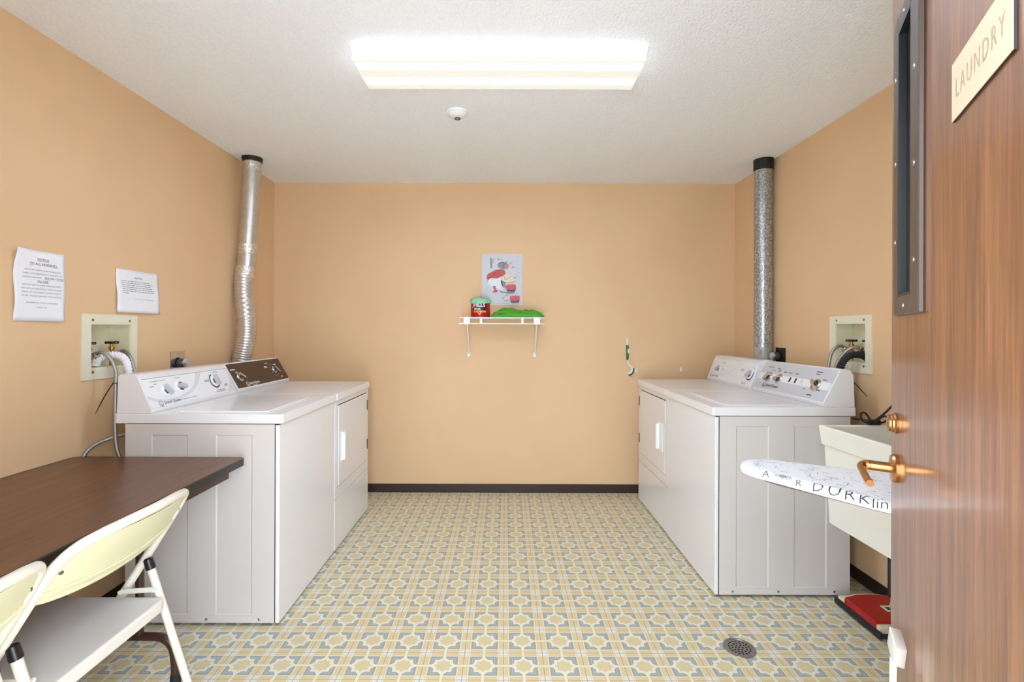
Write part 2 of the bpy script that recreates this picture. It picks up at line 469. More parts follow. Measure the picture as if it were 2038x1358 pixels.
b = B(); lathe(b, [(0.0, 0), (0.056, 0), (0.058, 0.006), (0.056, 0.012), (0.05, 0.013)], dn, 32, close=False); obj('base', b, 'detector', t, local=True)
b = B(); lathe(b, [(0.053, 0.012), (0.05, 0.018), (0.036, 0.028), (0.018, 0.034), (0.0, 0.035)], dn, 32, close=False); obj('dome', b, 'detector', t, local=True)
b = B(); lathe(b, [(0.016, 0.0335), (0.016, 0.038), (0.009, 0.038), (0.009, 0.036)], dn, 24, close=False); obj('sensor_ring', b, 'darkgrey', t, local=True)
t = thing('smoke_detector', 'round white ceiling detector cut off by the top edge of the photo', 'detector', (-0.035, 1.578, ZC))
b = B(); lathe(b, [(0.0, 0), (0.095, 0), (0.096, 0.012), (0.09, 0.026)], dn, 40, close=False); obj('base', b, 'detector', t, local=True)
b = B(); lathe(b, [(0.09, 0.025), (0.07, 0.034), (0.0, 0.036)], dn, 40, close=False); obj('cover', b, 'detector', t, local=True)

# ------------------------------------------------------------------ washers and dryers (built facing +x, turned for the right-hand pair)
ZS0, ZS1 = 0.872, 0.914
PR = {
 'round': lambda h: [(.006, .914), (.012, h - .012), (.022, h), (.066, h), (.084, h - .004), (.098, h - .016), (.158, .926), (.156, .914)],
 'slant': lambda h: [(.006, .914), (.012, h - .03), (.03, h - .004), (.066, h), (.074, h - .004), (.160, .932), (.152, .914)],
}
def recess_side(bm, D, W, sgn, y, D0):
    """side skin with two shallow pressed panels"""
    xs = [-D / 2, -D / 2 + .112, -D / 2 + .270, -D / 2 + .391, -D / 2 + .549, D / 2 - .021]; zs = [.012, .046, .824, .870]
    for i in range(5):
        for j in range(3):
            q = [(xs[i], zs[j]), (xs[i + 1], zs[j]), (xs[i + 1], zs[j + 1]), (xs[i], zs[j + 1])]
            if j == 1 and i in (1, 3):
                a, d = .005, .0035
                r = [(xs[i] + a, zs[1] + a), (xs[i + 1] - a, zs[1] + a), (xs[i + 1] - a, zs[2] - a), (xs[i] + a, zs[2] - a)]
                face(bm, [(p[0], y - sgn * d, p[1]) for p in r])
                for k in range(4):
                    l = (k + 1) % 4
                    face(bm, [(q[k][0], y, q[k][1]), (q[l][0], y, q[l][1]), (r[l][0], y - sgn * d, r[l][1]), (r[k][0], y - sgn * d, r[k][1])])
            else: face(bm, [(p[0], y, p[1]) for p in q])
def knob(name, parent, fn, u, v, r, body, grip, dark, rot=0.0, skirt_arc=None, tall=0.024):
    """fn maps panel u, v, height to local space"""
    o = Vector(fn(u, v, 0)); ux = Vector(fn(u + 1, v, 0)) - o; vx = Vector(fn(u, v + 1, 0)) - o
    m = fr(o, ux, vx) @ Matrix.Rotation(rot, 4, 'Z')
    b = B()
    lathe(b, [(r * 1.0, 0), (r * 1.0, .003), (r * .88, .007), (r * .80, .008)], m, 28, 0)
    prism(b, [(-r * .30, -r * .86), (r * .30, -r * .86), (r * .22, r * .86), (-r * .22, r * .86)], m, .006, tall, 1, bev=.0015, seg=1)
    for s in (-1, 1):
        P = [(s * r * .34, -r * .5), (s * r * .68, -r * .3), (s * r * .68, r * .3), (s * r * .34, r * .5)]
        prism(b, P, m, .0075, .0088, 2)
    if skirt_arc: arc(b, 0, 0, r * 1.10, skirt_arc[0], skirt_arc[1], r * .22, lambda x, y: m @ Vector((x, y, .0012)), 3, 20)
    return obj(name, b, [body, grip, dark, 'blackprint'], parent, local=True)
def machine(name, label, cat, loc, rotz, D, Wd, kind, style, top, back, panel_mats, logo, knobs, prints, left_hinge=False, group=None):
    t = thing(name, label, cat, loc, rotz, group)
    h = D / 2; w = Wd / 2
    b = B()
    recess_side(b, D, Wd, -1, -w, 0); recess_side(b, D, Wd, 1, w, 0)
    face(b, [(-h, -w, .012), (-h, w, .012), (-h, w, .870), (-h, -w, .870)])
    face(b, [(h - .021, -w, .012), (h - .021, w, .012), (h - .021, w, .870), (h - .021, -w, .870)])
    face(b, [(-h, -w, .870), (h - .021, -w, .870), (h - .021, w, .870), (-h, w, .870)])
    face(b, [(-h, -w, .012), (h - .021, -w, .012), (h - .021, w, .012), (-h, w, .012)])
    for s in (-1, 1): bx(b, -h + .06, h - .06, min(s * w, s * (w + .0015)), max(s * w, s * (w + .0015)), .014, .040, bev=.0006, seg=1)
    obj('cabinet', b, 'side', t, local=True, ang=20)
    for s in (-1, 1):
        for x in (-h + .075, 0.02, h - .085):
            b = B(); lathe(b, [(.006, 0), (.006, .001), (.003, .003), (0, .0032)], axis_frame((x, s * (w + .0012), .028), (0, s, 0)), 12, close=False)
            obj('screw', b, 'steel', t, local=True)
    for sx in (-1, 1):
        for sy in (-1, 1):
            b = B(); lathe(b, [(.016, 0), (.018, .006), (.010, .009), (.010, .0138)], axis_frame((sx * (h - .06), sy * (w - .05), 0), (0, 0, 1)), 14)
            obj('levelling_foot', b, 'rubber', t, local=True)
    b = B(); bx(b, -h + .002, h - .003, -w + .0012, w - .0012, .8672, .8722); bx(b, h - .0225, h - .0175, -w + .0012, w - .0012, .014, .8672); obj('seam_shade', b, 'gap', t, local=True)  # added dark strips, painted shade for the gaps under the worktop and behind the front
    if kind == 'washer':
        b = B(); bx(b, h - .019, h, -w + .0005, w - .0005, .010, .869, bev=.005, seg=2); obj('front_panel', b, 'white', t, local=True, wn=True)
    else:
        b = B(); bx(b, h - .019, h, -w + .0005, w - .0005, .302, .869, bev=.003, seg=2); obj('front_panel', b, 'white', t, local=True, wn=True)
        b = B(); bx(b, h - .015, h - .004, -w + .003, w - .003, .296, .305, 1); bx(b, h - .019, h + .001, -w + .0005, w - .0005, .010, .299, bev=.003, seg=2); obj('lower_access_panel', b, ['white', 'gap'], t, local=True, wn=True)  # first box is a dark strip painting the shade in the seam
        y0, y1 = -w + .040, w - .052
        if left_hinge: y0, y1 = -y1, -y0
        b = B(); bx(b, h - .003, h + .0012, y0 + .004, y1 - .004, .3655, .8430); obj('door_gap_shade', b, 'gap', t, local=True)  # dark slab added behind the door to paint its shadow gap
        b = B(); bx(b, h + .0012, h + .007, y0, y1, .371, .839, bev=.003, seg=2); dr = obj('dryer_door', b, 'white', t, local=True, wn=True)
        hy = y0 + .075 if not left_hinge else y1 - .075
        b = B()
        x = h + .007
        bx(b, x, x + .006, hy - .045, hy + .045, .505, .685, bev=.004, seg=2)
        bx(b, x + .004, x + .026, hy - .040, hy - .018, .512, .678, bev=.006, seg=2)
        obj('handle', b, 'plastic', dr, local=True, wn=True)
        for z in (.48, .755):
            ye = y1 + .012 if not left_hinge else y0 - .012
            b = B(); bx(b, h - .001, h + .006, ye - .010, ye + .014, z - .032, z + .032, bev=.002, seg=1); lathe(b, [(.005, -.034), (.005, .034)], axis_frame((h + .006, ye - .004 if not left_hinge else ye + .004, z), (0, 0, 1)), 10)
            obj('hinge', b, 'darkgrey', t, local=True)
    b = B(); prism(b, rrect(-h - back, h + .012, -w, w, .012, 4), Matrix(), ZS0, ZS1, bev=.004, seg=2); tp = obj('worktop', b, 'white', t, local=True, wn=True)
    if kind == 'washer':
        y0, y1 = -w + .046, w - .15
        if rotz: y0, y1 = -y1, -y0
        b = B(); prism(b, rrect(-h + .17, h - .058, y0 - .02, y1 + .02, .02, 4), Matrix(), ZS1 - .002, ZS1 + .0012, bev=.001, seg=1); obj('lid_surround', b, 'white', t, local=True)
        b = B(); prism(b, rrect(-h + .19, h - .075, y0, y1, .018, 4), Matrix(), ZS1, ZS1 + .006, bev=.003, seg=2)
        obj('lid', b, 'lid', t, local=True, wn=True)
    # console
    prof = [(d - back - h, z) for d, z in PR[style](top)]
    m = Matrix(((1, 0, 0, 0), (0, 0, 1, 0), (0, 1, 0, 0), (0, 0, 0, 1)))
    b = B(); prism(b, prof, m, -w + .006, w - .006, bev=.003, seg=2)
    con = obj('console', b, 'white', t, local=True, wn=True)
    P = PR[style](top); T_, B_ = (P[-3], P[-2])
    A = Vector((B_[0] - back - h, 0, B_[1])); Z = Vector((T_[0] - back - h, 0, T_[1]))
    sl = (Z - A); L = sl.length; sl.normalize(); nn = Vector((0, 1, 0)).cross(sl).normalized()
    def fn3(u, v, e=0.0): return A + Vector((0, -w + u, 0)) + sl * v + nn * (e + .0022)
    fn = lambda u, v: fn3(u, v, .0004)
    b = B()
    u0, u1, v0, v1 = .014, Wd - .014, .008, L - .004
    pm = fr(A + Vector((0, -w, 0)), (0, 1, 0), sl)
    prism(b, rrect(u0, u1, v0, v1, .008, 3), pm, -.002, .002, 0)
    prints(b, fn, L, Wd, lambda u, v: fn3(u, v, .0001))
    # logo
    lu, lv, ls, lm = logo
    if ls:
        arc(b, lu, lv, .0125 * ls, 0, 360, .003 * ls, fn, lm, 24)
        bar(b, lu - .001 * ls, lv - .004 * ls, lu + .011 * ls, lv - .017 * ls, .004 * ls, fn, lm)
        arc(b, lu - .002 * ls, lv - .001 * ls, .005 * ls, 0, 360, .002 * ls, fn, lm, 14)
        text(b, 'Speed Queen', .021 * ls, fn, lm, lu + .018 * ls, lv - .006 * ls, 'l', bold=.02, shear=.2)
    cp = obj('control_panel', b, panel_mats, con, local=True, recalc=False)
    for kn in knobs: knob('knob', cp, fn3, *kn[:3], *kn[3])
    return t, cp, fn3, L
def marks(b, fn, items, mi):
    for (u, v, wd, hh) in items: bar(b, u - wd / 2, v, u + wd / 2, v, hh, fn, mi)
def dial_marks(b, fn, u, v, r, mi, a0=0, a1=360, n=14, l=.006, w=.0014):
    for k in range(n):
        a = math.radians(a0 + (a1 - a0) * k / n)
        bar(b, u + r * math.cos(a), v + r * math.sin(a), u + (r + l) * math.cos(a), v + (r + l) * math.sin(a), w, fn, mi)
WHITEK = ('plastic', 'knobgrey', 'darkgrey')
def pr_white_washer(b, fn, L, Wd, low):
    bar(b, .02, L - .010, Wd - .02, L - .010, .0022, fn, 1)
    P = [(.012, .070), (.06, .047), (.13, .036), (.21, .038), (.29, .056), (.345, .085), (.372, .118), (.385, L - .013)]
    Q = [(.012, .052), (.06, .030), (.13, .022), (.22, .026), (.31, .048), (.375, .082), (.412, .12), (.43, L - .013)]
    for i in range(len(P) - 1): poly(b, [P[i], Q[i], Q[i + 1], P[i + 1]], low, 2)
    poly(b, [(.60, .012), (.664, .012), (.664, L - .016), (.650, L - .016), (.648, .07)], low, 2)
    marks(b, fn, [(.11, .128, .10, .0022), (.24, .130, .04, .0022), (.06, .105, .025, .003), (.085, .115, .02, .003), (.45, .095, .04, .003), (.45, .088, .04, .003), (.54, .030, .07, .003), (.54, .022, .09, .003), (.60, .055, .03, .004), (.60, .048, .03, .004), (.55, .132, .04, .003), (.25, .022, .16, .002)], 1)
    dial_marks(b, fn, .516, .085, .044, 1, -30, 220, 14)
def pr_brown(b, fn, L, Wd, low):
    marks(b, fn, [(.052, .128, .05, .006), (.075, .110, .02, .005), (.46, .140, .04, .005), (.43, .118, .04, .005), (.43, .110, .04, .005), (.575, .03, .03, .006), (.60, .07, .016, .004), (.565, .125, .03, .006)], 2)
    dial_marks(b, fn, .525, .086, .040, 2, 20, 330, 12, .010, .003)
    marks(b, fn, [(.20, .012, .05, .003)], 2)
def pr_silver(b, fn, L, Wd, low):
    poly(b, [(.014, .068), (Wd - .014, .068), (Wd - .014, .108), (.014, .108)], low, 2)
    marks(b, fn, [(.10, .150, .06, .0035), (.185, .148, .025, .0035), (.13, .132, .012, .004), (.15, .132, .012, .004), (.20, .130, .03, .0032), (.20, .138, .03, .0032), (.26, .130, .03, .004), (.31, .130, .04, .004), (.37, .130, .03, .004), (.545, .158, .05, .004), (.54, .145, .035, .0035), (.61, .120, .03, .004), (.60, .06, .03, .004), (.55, .028, .04, .005), (.49, .055, .012, .004)], 1)
    for k in range(4):
        for j in range(2): marks(b, fn, [(.43 + j * .014 + k * .002, .100 - k * .008, .004, .004)], 1)
    for u in (.333, .385): poly(b, [(u - .007, .076), (u + .009, .076), (u + .009, .104), (u - .007, .104)], fn, 3)
def pr_white_dryer(b, fn, L, Wd, low):
    bar(b, .03, L - .008, Wd - .02, L - .008, .0016, fn, 2)
    P = cr([Vector((.05, .06, 0)), Vector((.13, .040, 0)), Vector((.23, .045, 0)), Vector((.35, .085, 0)), Vector((.45, L - .02, 0))], 6)
    line(b, [(p.x, p.y) for p in P], .004, fn, 2)
    marks(b, fn, [(.20, .135, .04, .003), (.22, .085, .03, .003), (.49, .11, .05, .003), (.49, .102, .05, .003), (.64, .10, .02, .003), (.62, .05, .02, .003), (.56, .015, .05, .003), (.56, .022, .05, .003)], 1)
    dial_marks(b, fn, .60, .085, .046, 1, 40, 330, 14)
LW = (-1.305, 2.445, 0); LD = (-1.305, 3.130, 0); RW = (1.3385, 2.6865, 0); RD = (1.342, 3.371, 0)
machine('washing_machine', 'white top-load washer on the left with white knob console, behind the brown table', 'washing machine', LW, 0, .666, .680, 'washer', 'round', 1.084, .05,
        ['plastic', 'greyprint', 'palegrey'], (.075, .022, 1.0, 1),
        [(.138, .078, .030, WHITEK + (.5,)), (.236, .085, .030, WHITEK + (1.35,)), (.516, .085, .034, WHITEK + (.2, (100, 330)))], pr_white_washer)
machine('clothes_dryer', 'white front-door dryer with dark brown control panel, against the silver duct', 'dryer', LD, 0, .666, .672, 'dryer', 'slant', 1.084, .05,
        ['brownpanel', 'greyprint', 'canwhite'], (.125, .026, 1.05, 2),
        [(.085, .078, .030, ('chrome', 'chrome', 'darkgrey', .9)), (.525, .086, .026, ('chrome', 'chrome', 'darkgrey', .6))], pr_brown)
machine('washing_machine', 'white top-load washer on the right with silver-grey console and chrome knobs', 'washing machine', RW, PI, .650, .683, 'washer', 'slant', 1.10, .032,
        ['silver', 'blackprint', 'plastic', 'black'], (.115, .034, 1.1, 1),
        [(.123, .085, .032, ('chrome', 'chrome', 'black', -.5)), (.232, .085, .030, ('chrome', 'chrome', 'black', -1.1)), (.564, .085, .034, ('chrome', 'chrome', 'black', .9))], pr_silver)
machine('clothes_dryer', 'white front-door dryer with white console, against the grey galvanised vent pipe', 'dryer', RD, PI, .646, .666, 'dryer', 'round', 1.10, .027,
        ['plastic', 'greyprint', 'palegrey'], (.055, .030, .95, 1),
        [(.150, .088, .030, WHITEK + (-.9,)), (.600, .085, .034, WHITEK + (-.8, (-130, 60)))], pr_white_dryer, left_hinge=True)

# ------------------------------------------------------------------ vent ducts
t = thing('dryer_duct', 'silver dryer duct with foil tape and flexible lower half, by the left corner', 'duct', (-1.72, 3.31, 1.0))
b = B(); tube(b, cr([(-1.72, 3.31, 2.43), (-1.735, 3.31, 2.15), (-1.75, 3.31, 1.84)], 5), .0565, 24); obj('rigid_pipe', b, 'duct', t)
for (p0, p1, r) in (((-1.72, 3.31, 2.435), (-1.722, 3.31, 2.36), .0585), ((-1.7495, 3.31, 1.86), (-1.752, 3.31, 1.79), .0588), ((-1.757, 3.30, 1.70), (-1.760, 3.285, 1.625), .0605)):
    b = B(); tube(b, [Vector(p0).lerp(Vector(p1), k / 6) for k in range(7)], [r + .0012 * math.sin(k * 2.3) for k in range(7)], 24)
    obj('foil_tape', b, 'foil', t)
b = B(); tube(b, cr([(-1.75, 3.31, 1.85), (-1.753, 3.308, 1.77), (-1.758, 3.298, 1.69), (-1.7605, 3.285, 1.63)], 4), [.0565, .0575, .057, .058, .0575, .058, .057, .0575, .058, .057, .058, .0575, .057], 24); obj('coupling', b, 'duct', t)
fp = cr([(-1.7605, 3.285, 1.64), (-1.757, 3.278, 1.52), (-1.738, 3.27, 1.36), (-1.734, 3.266, 1.26), (-1.745, 3.263, 1.16), (-1.762, 3.262, 1.07), (-1.766, 3.258, .95), (-1.766, 3.24, .80), (-1.766, 3.20, .66)], 22)
b = B(); tube(b, fp, [.0575 + (.0026 if (i % 4) < 2 else -.0006) for i in range(len(fp))], 24); obj('flexible_hose', b, 'duct', t, ang=50)
b = B(); lathe(b, [(.055, -.03), (.062, -.03), (.066, 0.0)], axis_frame((-1.72, 3.31, ZC), (0, 0, 1)), 28, close=False); obj('ceiling_collar', b, 'darkmetal', t)
t = thing('vent_pipe', 'straight grey galvanised vent pipe rising from the right dryer to the ceiling', 'pipe', (1.752, 3.31, .9))
b = B(); tube(b, [(1.752, 3.31, z) for z in (.62, .9, 1.1, 1.4, 1.8, 2.2, 2.43)], .0575, 28); obj('pipe', b, 'galv', t)
b = B(); lathe(b, [(.058, 0), (.0595, .002), (.0595, .12), (.058, .122)], axis_frame((1.752, 3.31, 1.05), (0, 0, 1)), 28, close=False); bx(b, 1.692, 1.704, 3.235, 3.252, 1.125, 1.15); obj('joint_band', b, ['galvpale'], t)
b = B(); lathe(b, [(.0585, -.075), (.062, -.07), (.062, -.04), (.063, 0.0)], axis_frame((1.752, 3.31, ZC), (0, 0, 1)), 28, close=False)
for k in range(9):
    a = k * 2 * PI / 9; bx(b, -.012, .012, .0625, .066, -.03, -.006, bev=.001, seg=1, mtx=Matrix.Translation((1.752, 3.31, ZC)) @ Matrix.Rotation(a, 4, 'Z')) if False else None
obj('ceiling_collar', b, 'darkmetal', t)

# ------------------------------------------------------------------ recessed laundry boxes with valves
def laundry_box(label, xw, sg, hole, fl):
    """sg: direction into the room; fl: outer flange y0, y1, z0, z1"""
    y0, y1, z0, z1 = hole; f0, f1, g0, g1 = fl
    t = thing('laundry_outlet_box', label, 'laundry box', (xw, (y0 + y1) / 2, g0))
    X = lambda d: xw + sg * d
    def bxx(b, d0, d1, *a, **k): bx(b, min(X(d0), X(d1)), max(X(d0), X(d1)), *a, **k)
    b = B(); e = .006
    for q in ((f0, f1, z1, g1), (f0, f1, g0, z0), (f0, y0, z0, z1), (y1, f1, z0, z1)): bxx(b, 0, e, *q)
    obj('flange', b, 'cream', t)
    b = B(); d = -.095
    bxx(b, d - .004, d, y0, y1, z0, z1); bxx(b, d, .001, y0, y0 + .003, z0, z1); bxx(b, d, .001, y1 - .003, y1, z0, z1)
    bxx(b, d, .001, y0, y1, z0, z0 + .003); bxx(b, d, .001, y0, y1, z1 - .003, z1)
    obj('recess', b, 'beige', t)
    for (yy, zz) in ((y0 + .008, z1 + .018), (y1 - .008, z1 + .018), (y0 + .008, z0 - .016), (y1 - .008, z0 - .016)):
        b = B(); lathe(b, [(.0065, 0), (.006, .002), (0, .0032)], axis_frame((X(e), yy, zz), (sg, 0, 0)), 12, close=False); obj('screw', b, 'steel', t)
    for yy in (y0 + .045, y1 - .052):
        v = B(); zz = z0 + .005
        up = axis_frame((X(-.045), yy, zz), (0, 0, 1))
        lathe(v, [(.010, 0), (.010, .03), (.014, .032), (.014, .055), (.009, .058), (.009, .072), (.013, .074), (.013, .086), (.006, .088), (.006, .102)], up, 12)
        lathe(v, [(.011, 0), (.011, .032), (.014, .034), (.014, .046)], axis_frame((X(-.045), yy, zz + .046), (sg, 0, .25)), 10)
        vo = obj('valve', v, 'brass', t)
        h = B(); hm = axis_frame((X(-.045), yy, zz + .100), (0, 0, 1))
        n = 32; pr = [(.020 + .0035 * math.cos(8 * 2 * PI * k / n)) for k in range(n)]
        prism(h, [(1.25 * pr[k] * math.cos(2 * PI * k / n), 1.25 * pr[k] * math.sin(2 * PI * k / n)) for k in range(n)], hm, 0, .012, bev=.003, seg=1)
        obj('valve_handle', h, 'black', vo)
    return t
laundry_box('cream recessed laundry box in the left wall under the smaller notice', XL, 1, LBOX, (2.10, 2.416, 1.055, 1.347))
laundry_box('cream recessed laundry box in the right wall beside the open door', XR, -1, RBOX, (2.407, 2.717, 1.069, 1.364))

def hose(name, label, cat, pts, r, m, nut=None, corr=False, seg=10, group=None):
    t = thing(name, label, cat, pts[-1], 0, group)
    P = cr(pts, 16 if corr else 8)
    b = B(); rr = [r + (.0022 if (i % 4) < 2 else -.0012) for i in range(len(P))] if corr else r
    tube(b, P, rr, 16 if corr else seg); obj('hose', b, m, t, ang=50)
    if nut:
        b = B(); d = (Vector(pts[1]) - Vector(pts[0])).normalized()
        lathe(b, [(r * 1.9, 0), (r * 1.9, .014), (r * 1.45, .017), (r * 1.45, .036), (r * 1.1, .038)], axis_frame(Vector(pts[0]) - d * .006, d), 8); obj('coupling_nut', b, 'chrome', t)
    return t
hose('supply_hose', 'braided steel hose arching over the lower edge of the left laundry box and dropping down', 'hose',
     [(-1.842, 2.188, 1.158), (-1.81, 2.168, 1.172), (-1.77, 2.150, 1.174), (-1.742, 2.155, 1.145), (-1.728, 2.165, 1.09), (-1.722, 2.156, 1.01), (-1.715, 2.146, .855), (-1.703, 2.142, .75), (-1.672, 2.15, .67)], .0078, 'braid', True)
hose('supply_hose', 'shorter braided steel hose arching from the left laundry box behind the white console', 'hose',
     [(-1.842, 2.318, 1.162), (-1.81, 2.305, 1.175), (-1.775, 2.285, 1.172), (-1.742, 2.272, 1.14), (-1.722, 2.268, 1.08), (-1.716, 2.268, 1.0), (-1.712, 2.268, .80)], .0078, 'braid', True)
hose('supply_hose', 'steel hose looping low between the left washer and the table end', 'hose',
     [(-1.668, 2.165, .812), (-1.70, 2.185, .808), (-1.745, 2.165, .797), (-1.785, 2.125, .775), (-1.800, 2.085, .735), (-1.80, 2.08, .66), (-1.79, 2.09, .5)], .0078, 'braid')
hose('drain_hose', 'white corrugated drain hose curving out of the left laundry box', 'hose',
     [(-1.852, 2.205, 1.120), (-1.838, 2.205, 1.142), (-1.81, 2.22, 1.158), (-1.775, 2.235, 1.160), (-1.742, 2.238, 1.135), (-1.722, 2.232, 1.08), (-1.718, 2.232, 1.0), (-1.715, 2.235, .80)], .0155, 'plastic', corr=True)
hose('supply_hose', 'front braided steel hose arching over the black drain hose at the right laundry box', 'hose',
     [(1.832, 2.487, 1.186), (1.80, 2.482, 1.198), (1.77, 2.492, 1.196), (1.742, 2.515, 1.160), (1.722, 2.535, 1.10), (1.714, 2.54, 1.0), (1.712, 2.54, .80)], .0078, 'braid', True)
hose('supply_hose', 'rear braided steel hose tucked inside the edge of the right laundry box', 'hose',
     [(1.832, 2.615, 1.182), (1.80, 2.598, 1.202), (1.765, 2.588, 1.200), (1.735, 2.588, 1.168), (1.720, 2.588, 1.10), (1.714, 2.588, 1.0), (1.712, 2.588, .80)], .0078, 'braid', True)
hose('drain_hose', 'black corrugated drain hose curving into the right laundry box', 'hose',
     [(1.838, 2.472, 1.144), (1.815, 2.471, 1.158), (1.785, 2.473, 1.163), (1.752, 2.482, 1.155), (1.724, 2.492, 1.115), (1.714, 2.495, 1.05), (1.712, 2.495, .95), (1.712, 2.495, .80)], .0155, 'rubber', corr=True)
def tie(label, loop_c, r, p0, p1):
    t = thing('cable_tie', label, 'cable tie', p1)
    b = B(); m = axis_frame(loop_c, (0, .2, 1)); P = [m @ Vector((r * math.cos(2 * PI * k / 20), r * math.sin(2 * PI * k / 20), 0)) for k in range(21)]
    tube(b, P, .0016, 6); obj('strap', b, 'black', t)
    b = B(); P = cr([p0, Vector(p0).lerp(Vector(p1), .5) + Vector((0, 0, .006)), p1], 5); tube(b, P, [.0022] * 8 + [.0018, .0014, .0008], 6); obj('tail', b, 'black', t)
tie('black cable tie tail hanging below the left laundry box', (-1.7235, 2.158, 1.04), .0095, (-1.727, 2.150, 1.043), (-1.806, 2.150, .905))
tie('black cable tie tail hanging below the right laundry box', (1.7135, 2.495, 1.06), .0185, (1.728, 2.475, 1.062), (1.792, 2.41, .957))

# outlets
def outlet(label, x, sg, y0, y1, z0, z1, m):
    t = thing('wall_outlet', label, 'outlet', (x, (y0 + y1) / 2, z0))
    b = B(); bx(b, min(x, x + sg * .005), max(x, x + sg * .005), y0, y1, z0, z1, bev=.0015, seg=1); obj('cover_plate', b, m, t)
    b = B(); lathe(b, [(.026, 0), (.026, .003), (.022, .004)], axis_frame((x + sg * .004, (y0 + y1) / 2, (z0 + z1) / 2), (sg, 0, 0)), 24); obj('receptacle', b, 'black', t)
    for dz in (.047, -.047):
        b = B(); lathe(b, [(.003, 0), (.003, .001), (0, .0018)], axis_frame((x + sg * .005, (y0 + y1) / 2, (z0 + z1) / 2 + dz), (sg, 0, 0)), 8, close=False); obj('screw', b, 'steel', t)
outlet('brushed steel outlet plate on the left wall above the white console', XL, 1, 2.658, 2.778, 1.040, 1.157, 'chrome')
outlet('dark steel outlet plate on the right wall beside the galvanised pipe', XR, -1, 3.150, 3.262, 1.058, 1.173, 'darkmetal')
def plug(label, x, sg, y, z, drop):
    t = thing('power_cord', label, 'power cord', (x + sg * .03, y, z))
    m = axis_frame((x + sg * .008, y, z), (sg, 0, 0))
    b = B(); lathe(b, [(.023, 0), (.025, .004), (.025, .022), (.021, .03)], m, 20); obj('plug', b, 'darkgrey', t)
    b = B(); bx(b, -.017, .017, -.02, .02, .028, .052, bev=.006, seg=2, mtx=m); obj('plug_grip', b, 'knobgrey', t, wn=True)
    b = B(); tube(b, cr([(x + sg * .05, y, z - .012), (x + sg * .054, y, z - .05), (x + sg * .05, y - .01, z - .15), (x + sg * .06, y - .03, z - drop)], 6), .006, 10); obj('cord', b, 'knobgrey', t)
plug('grey plug and cord in the outlet above the left white console', XL, 1, 2.722, 1.092, .30)
plug('grey plug and cord in the dark outlet beside the galvanised pipe', XR, -1, 3.222, 1.118, .32)

# ------------------------------------------------------------------ notices on the left wall
def sheet(name, label, y0, z0, w, h, bend, prints, tilt=0.0):
    """paper on the left wall: u to the right (+y), v up"""
    def fn(u, v, e=.0004): return Vector((XL + .0022 + bend(u / w, v / h) + e, y0 + u + tilt * v, z0 + v - tilt * u))
    b = B(); n = 14; g = [[b.verts.new(fn(w * i / n, h * j / n, 0)) for j in range(n + 1)] for i in range(n + 1)]
    for i in range(n):
        for j in range(n): b.faces.new((g[i][j], g[i + 1][j], g[i + 1][j + 1], g[i][j + 1]))
    g2 = [[b.verts.new(fn(w * i / n, h * j / n, -.0004)) for j in range(n + 1)] for i in range(n + 1)]
    for i in range(n):
        for j in range(n): b.faces.new((g2[i][j], g2[i][j + 1], g2[i + 1][j + 1], g2[i + 1][j]))
    for i in range(n):
        b.faces.new((g[i][0], g2[i][0], g2[i + 1][0], g[i + 1][0])); b.faces.new((g[i][n], g[i + 1][n], g2[i + 1][n], g2[i][n]))
        b.faces.new((g[0][i], g[0][i + 1], g2[0][i + 1], g2[0][i])); b.faces.new((g[n][i], g2[n][i], g2[n][i + 1], g[n][i + 1]))
    prints(b, fn, w, h)
    return settle(tag(obj(name, b, ['paper', 'ink', 'inkgrey'], None, ang=60, recalc=False), label, 'notice'))
def bend1(a, c):
    return .012 * max(0, c - .80) / .2 * max(0, 1 - a * 3) + .007 * math.sin(c * 5.0 + a * 2) ** 2 * (1 - .4 * a) + .010 * max(0, a - .8) * max(0, 1 - abs(c - .3) * 4)
def pr1(b, fn, w, h):
    c = w * .545
    def tl(s, y, size, mi=2, bold=.0, ul=False, width=None, x=c):
        x0, x1 = text(b, s, size, fn, mi, x, y, 'c', bold=bold, width=width)
        if ul: bar(b, x + x0, y - .0022, x + x1, y - .0022, .0010, fn, 1)
    tl('NOTICE', .238, .0125, 1, .012, True, .050)
    tl('TO ALL RESIDENTS', .219, .0130, 1, .012, True, .118)
    z = .1965
    for s, wd in (('PLEASE BE CAREFUL WHEN ADDING BLUE', .150), ('FABRIC SOFTENER PRIOR TO ENGAGING THE', .160)):
        tl(s, z, .0080, 2, .004, False, wd); z -= .0142
    text(b, 'WASHING MACHINE.', .0080, fn, 2, w * .16, z, 'l', bold=.004, width=.074)
    x0, x1 = text(b, 'ADD ONLY TO THE', .0098, fn, 1, w * .95, z, 'r', bold=.014, width=.082); bar(b, w * .95 + x0, z - .002, w * .95, z - .002, .001, fn, 1)
    z -= .0145; tl('FILL LINE.', z, .0098, 1, .014, True, .044)
    z -= .0152
    for s, wd in (('WE HAVE HAD TO CLEAN THREE MACHINES', .156), ('THAT HAD AN OVERFLOW OF THE BLUE LIQUID', .168), ('WITHIN THE WASH BASKET CAUSING PRIOR TO', .168), ('ITS USE.  ONE MACHINE HAD TO BE SERVICED', .168)):
        tl(s, z, .0080, 2, .004, False, wd, c - .004); z -= .0142
    z -= .012; tl('WE APPRECIATE YOUR COOPERATION.', z, .0080, 2, .004, False, .138, c - .004)
    z -= .0175; tl('THANK YOU.', z, .0075, 2, .004, False, .045, c - .006)
sheet('notice_sheet', 'taller white notice headed NOTICE TO ALL RESIDENTS, taped to the left wall', 1.808, 1.309, .212, .277, bend1, pr1)
def bend2(a, c): return .009 * (1 - c) ** 2 + .006 * math.sin(c * 4 + a * 3) ** 2
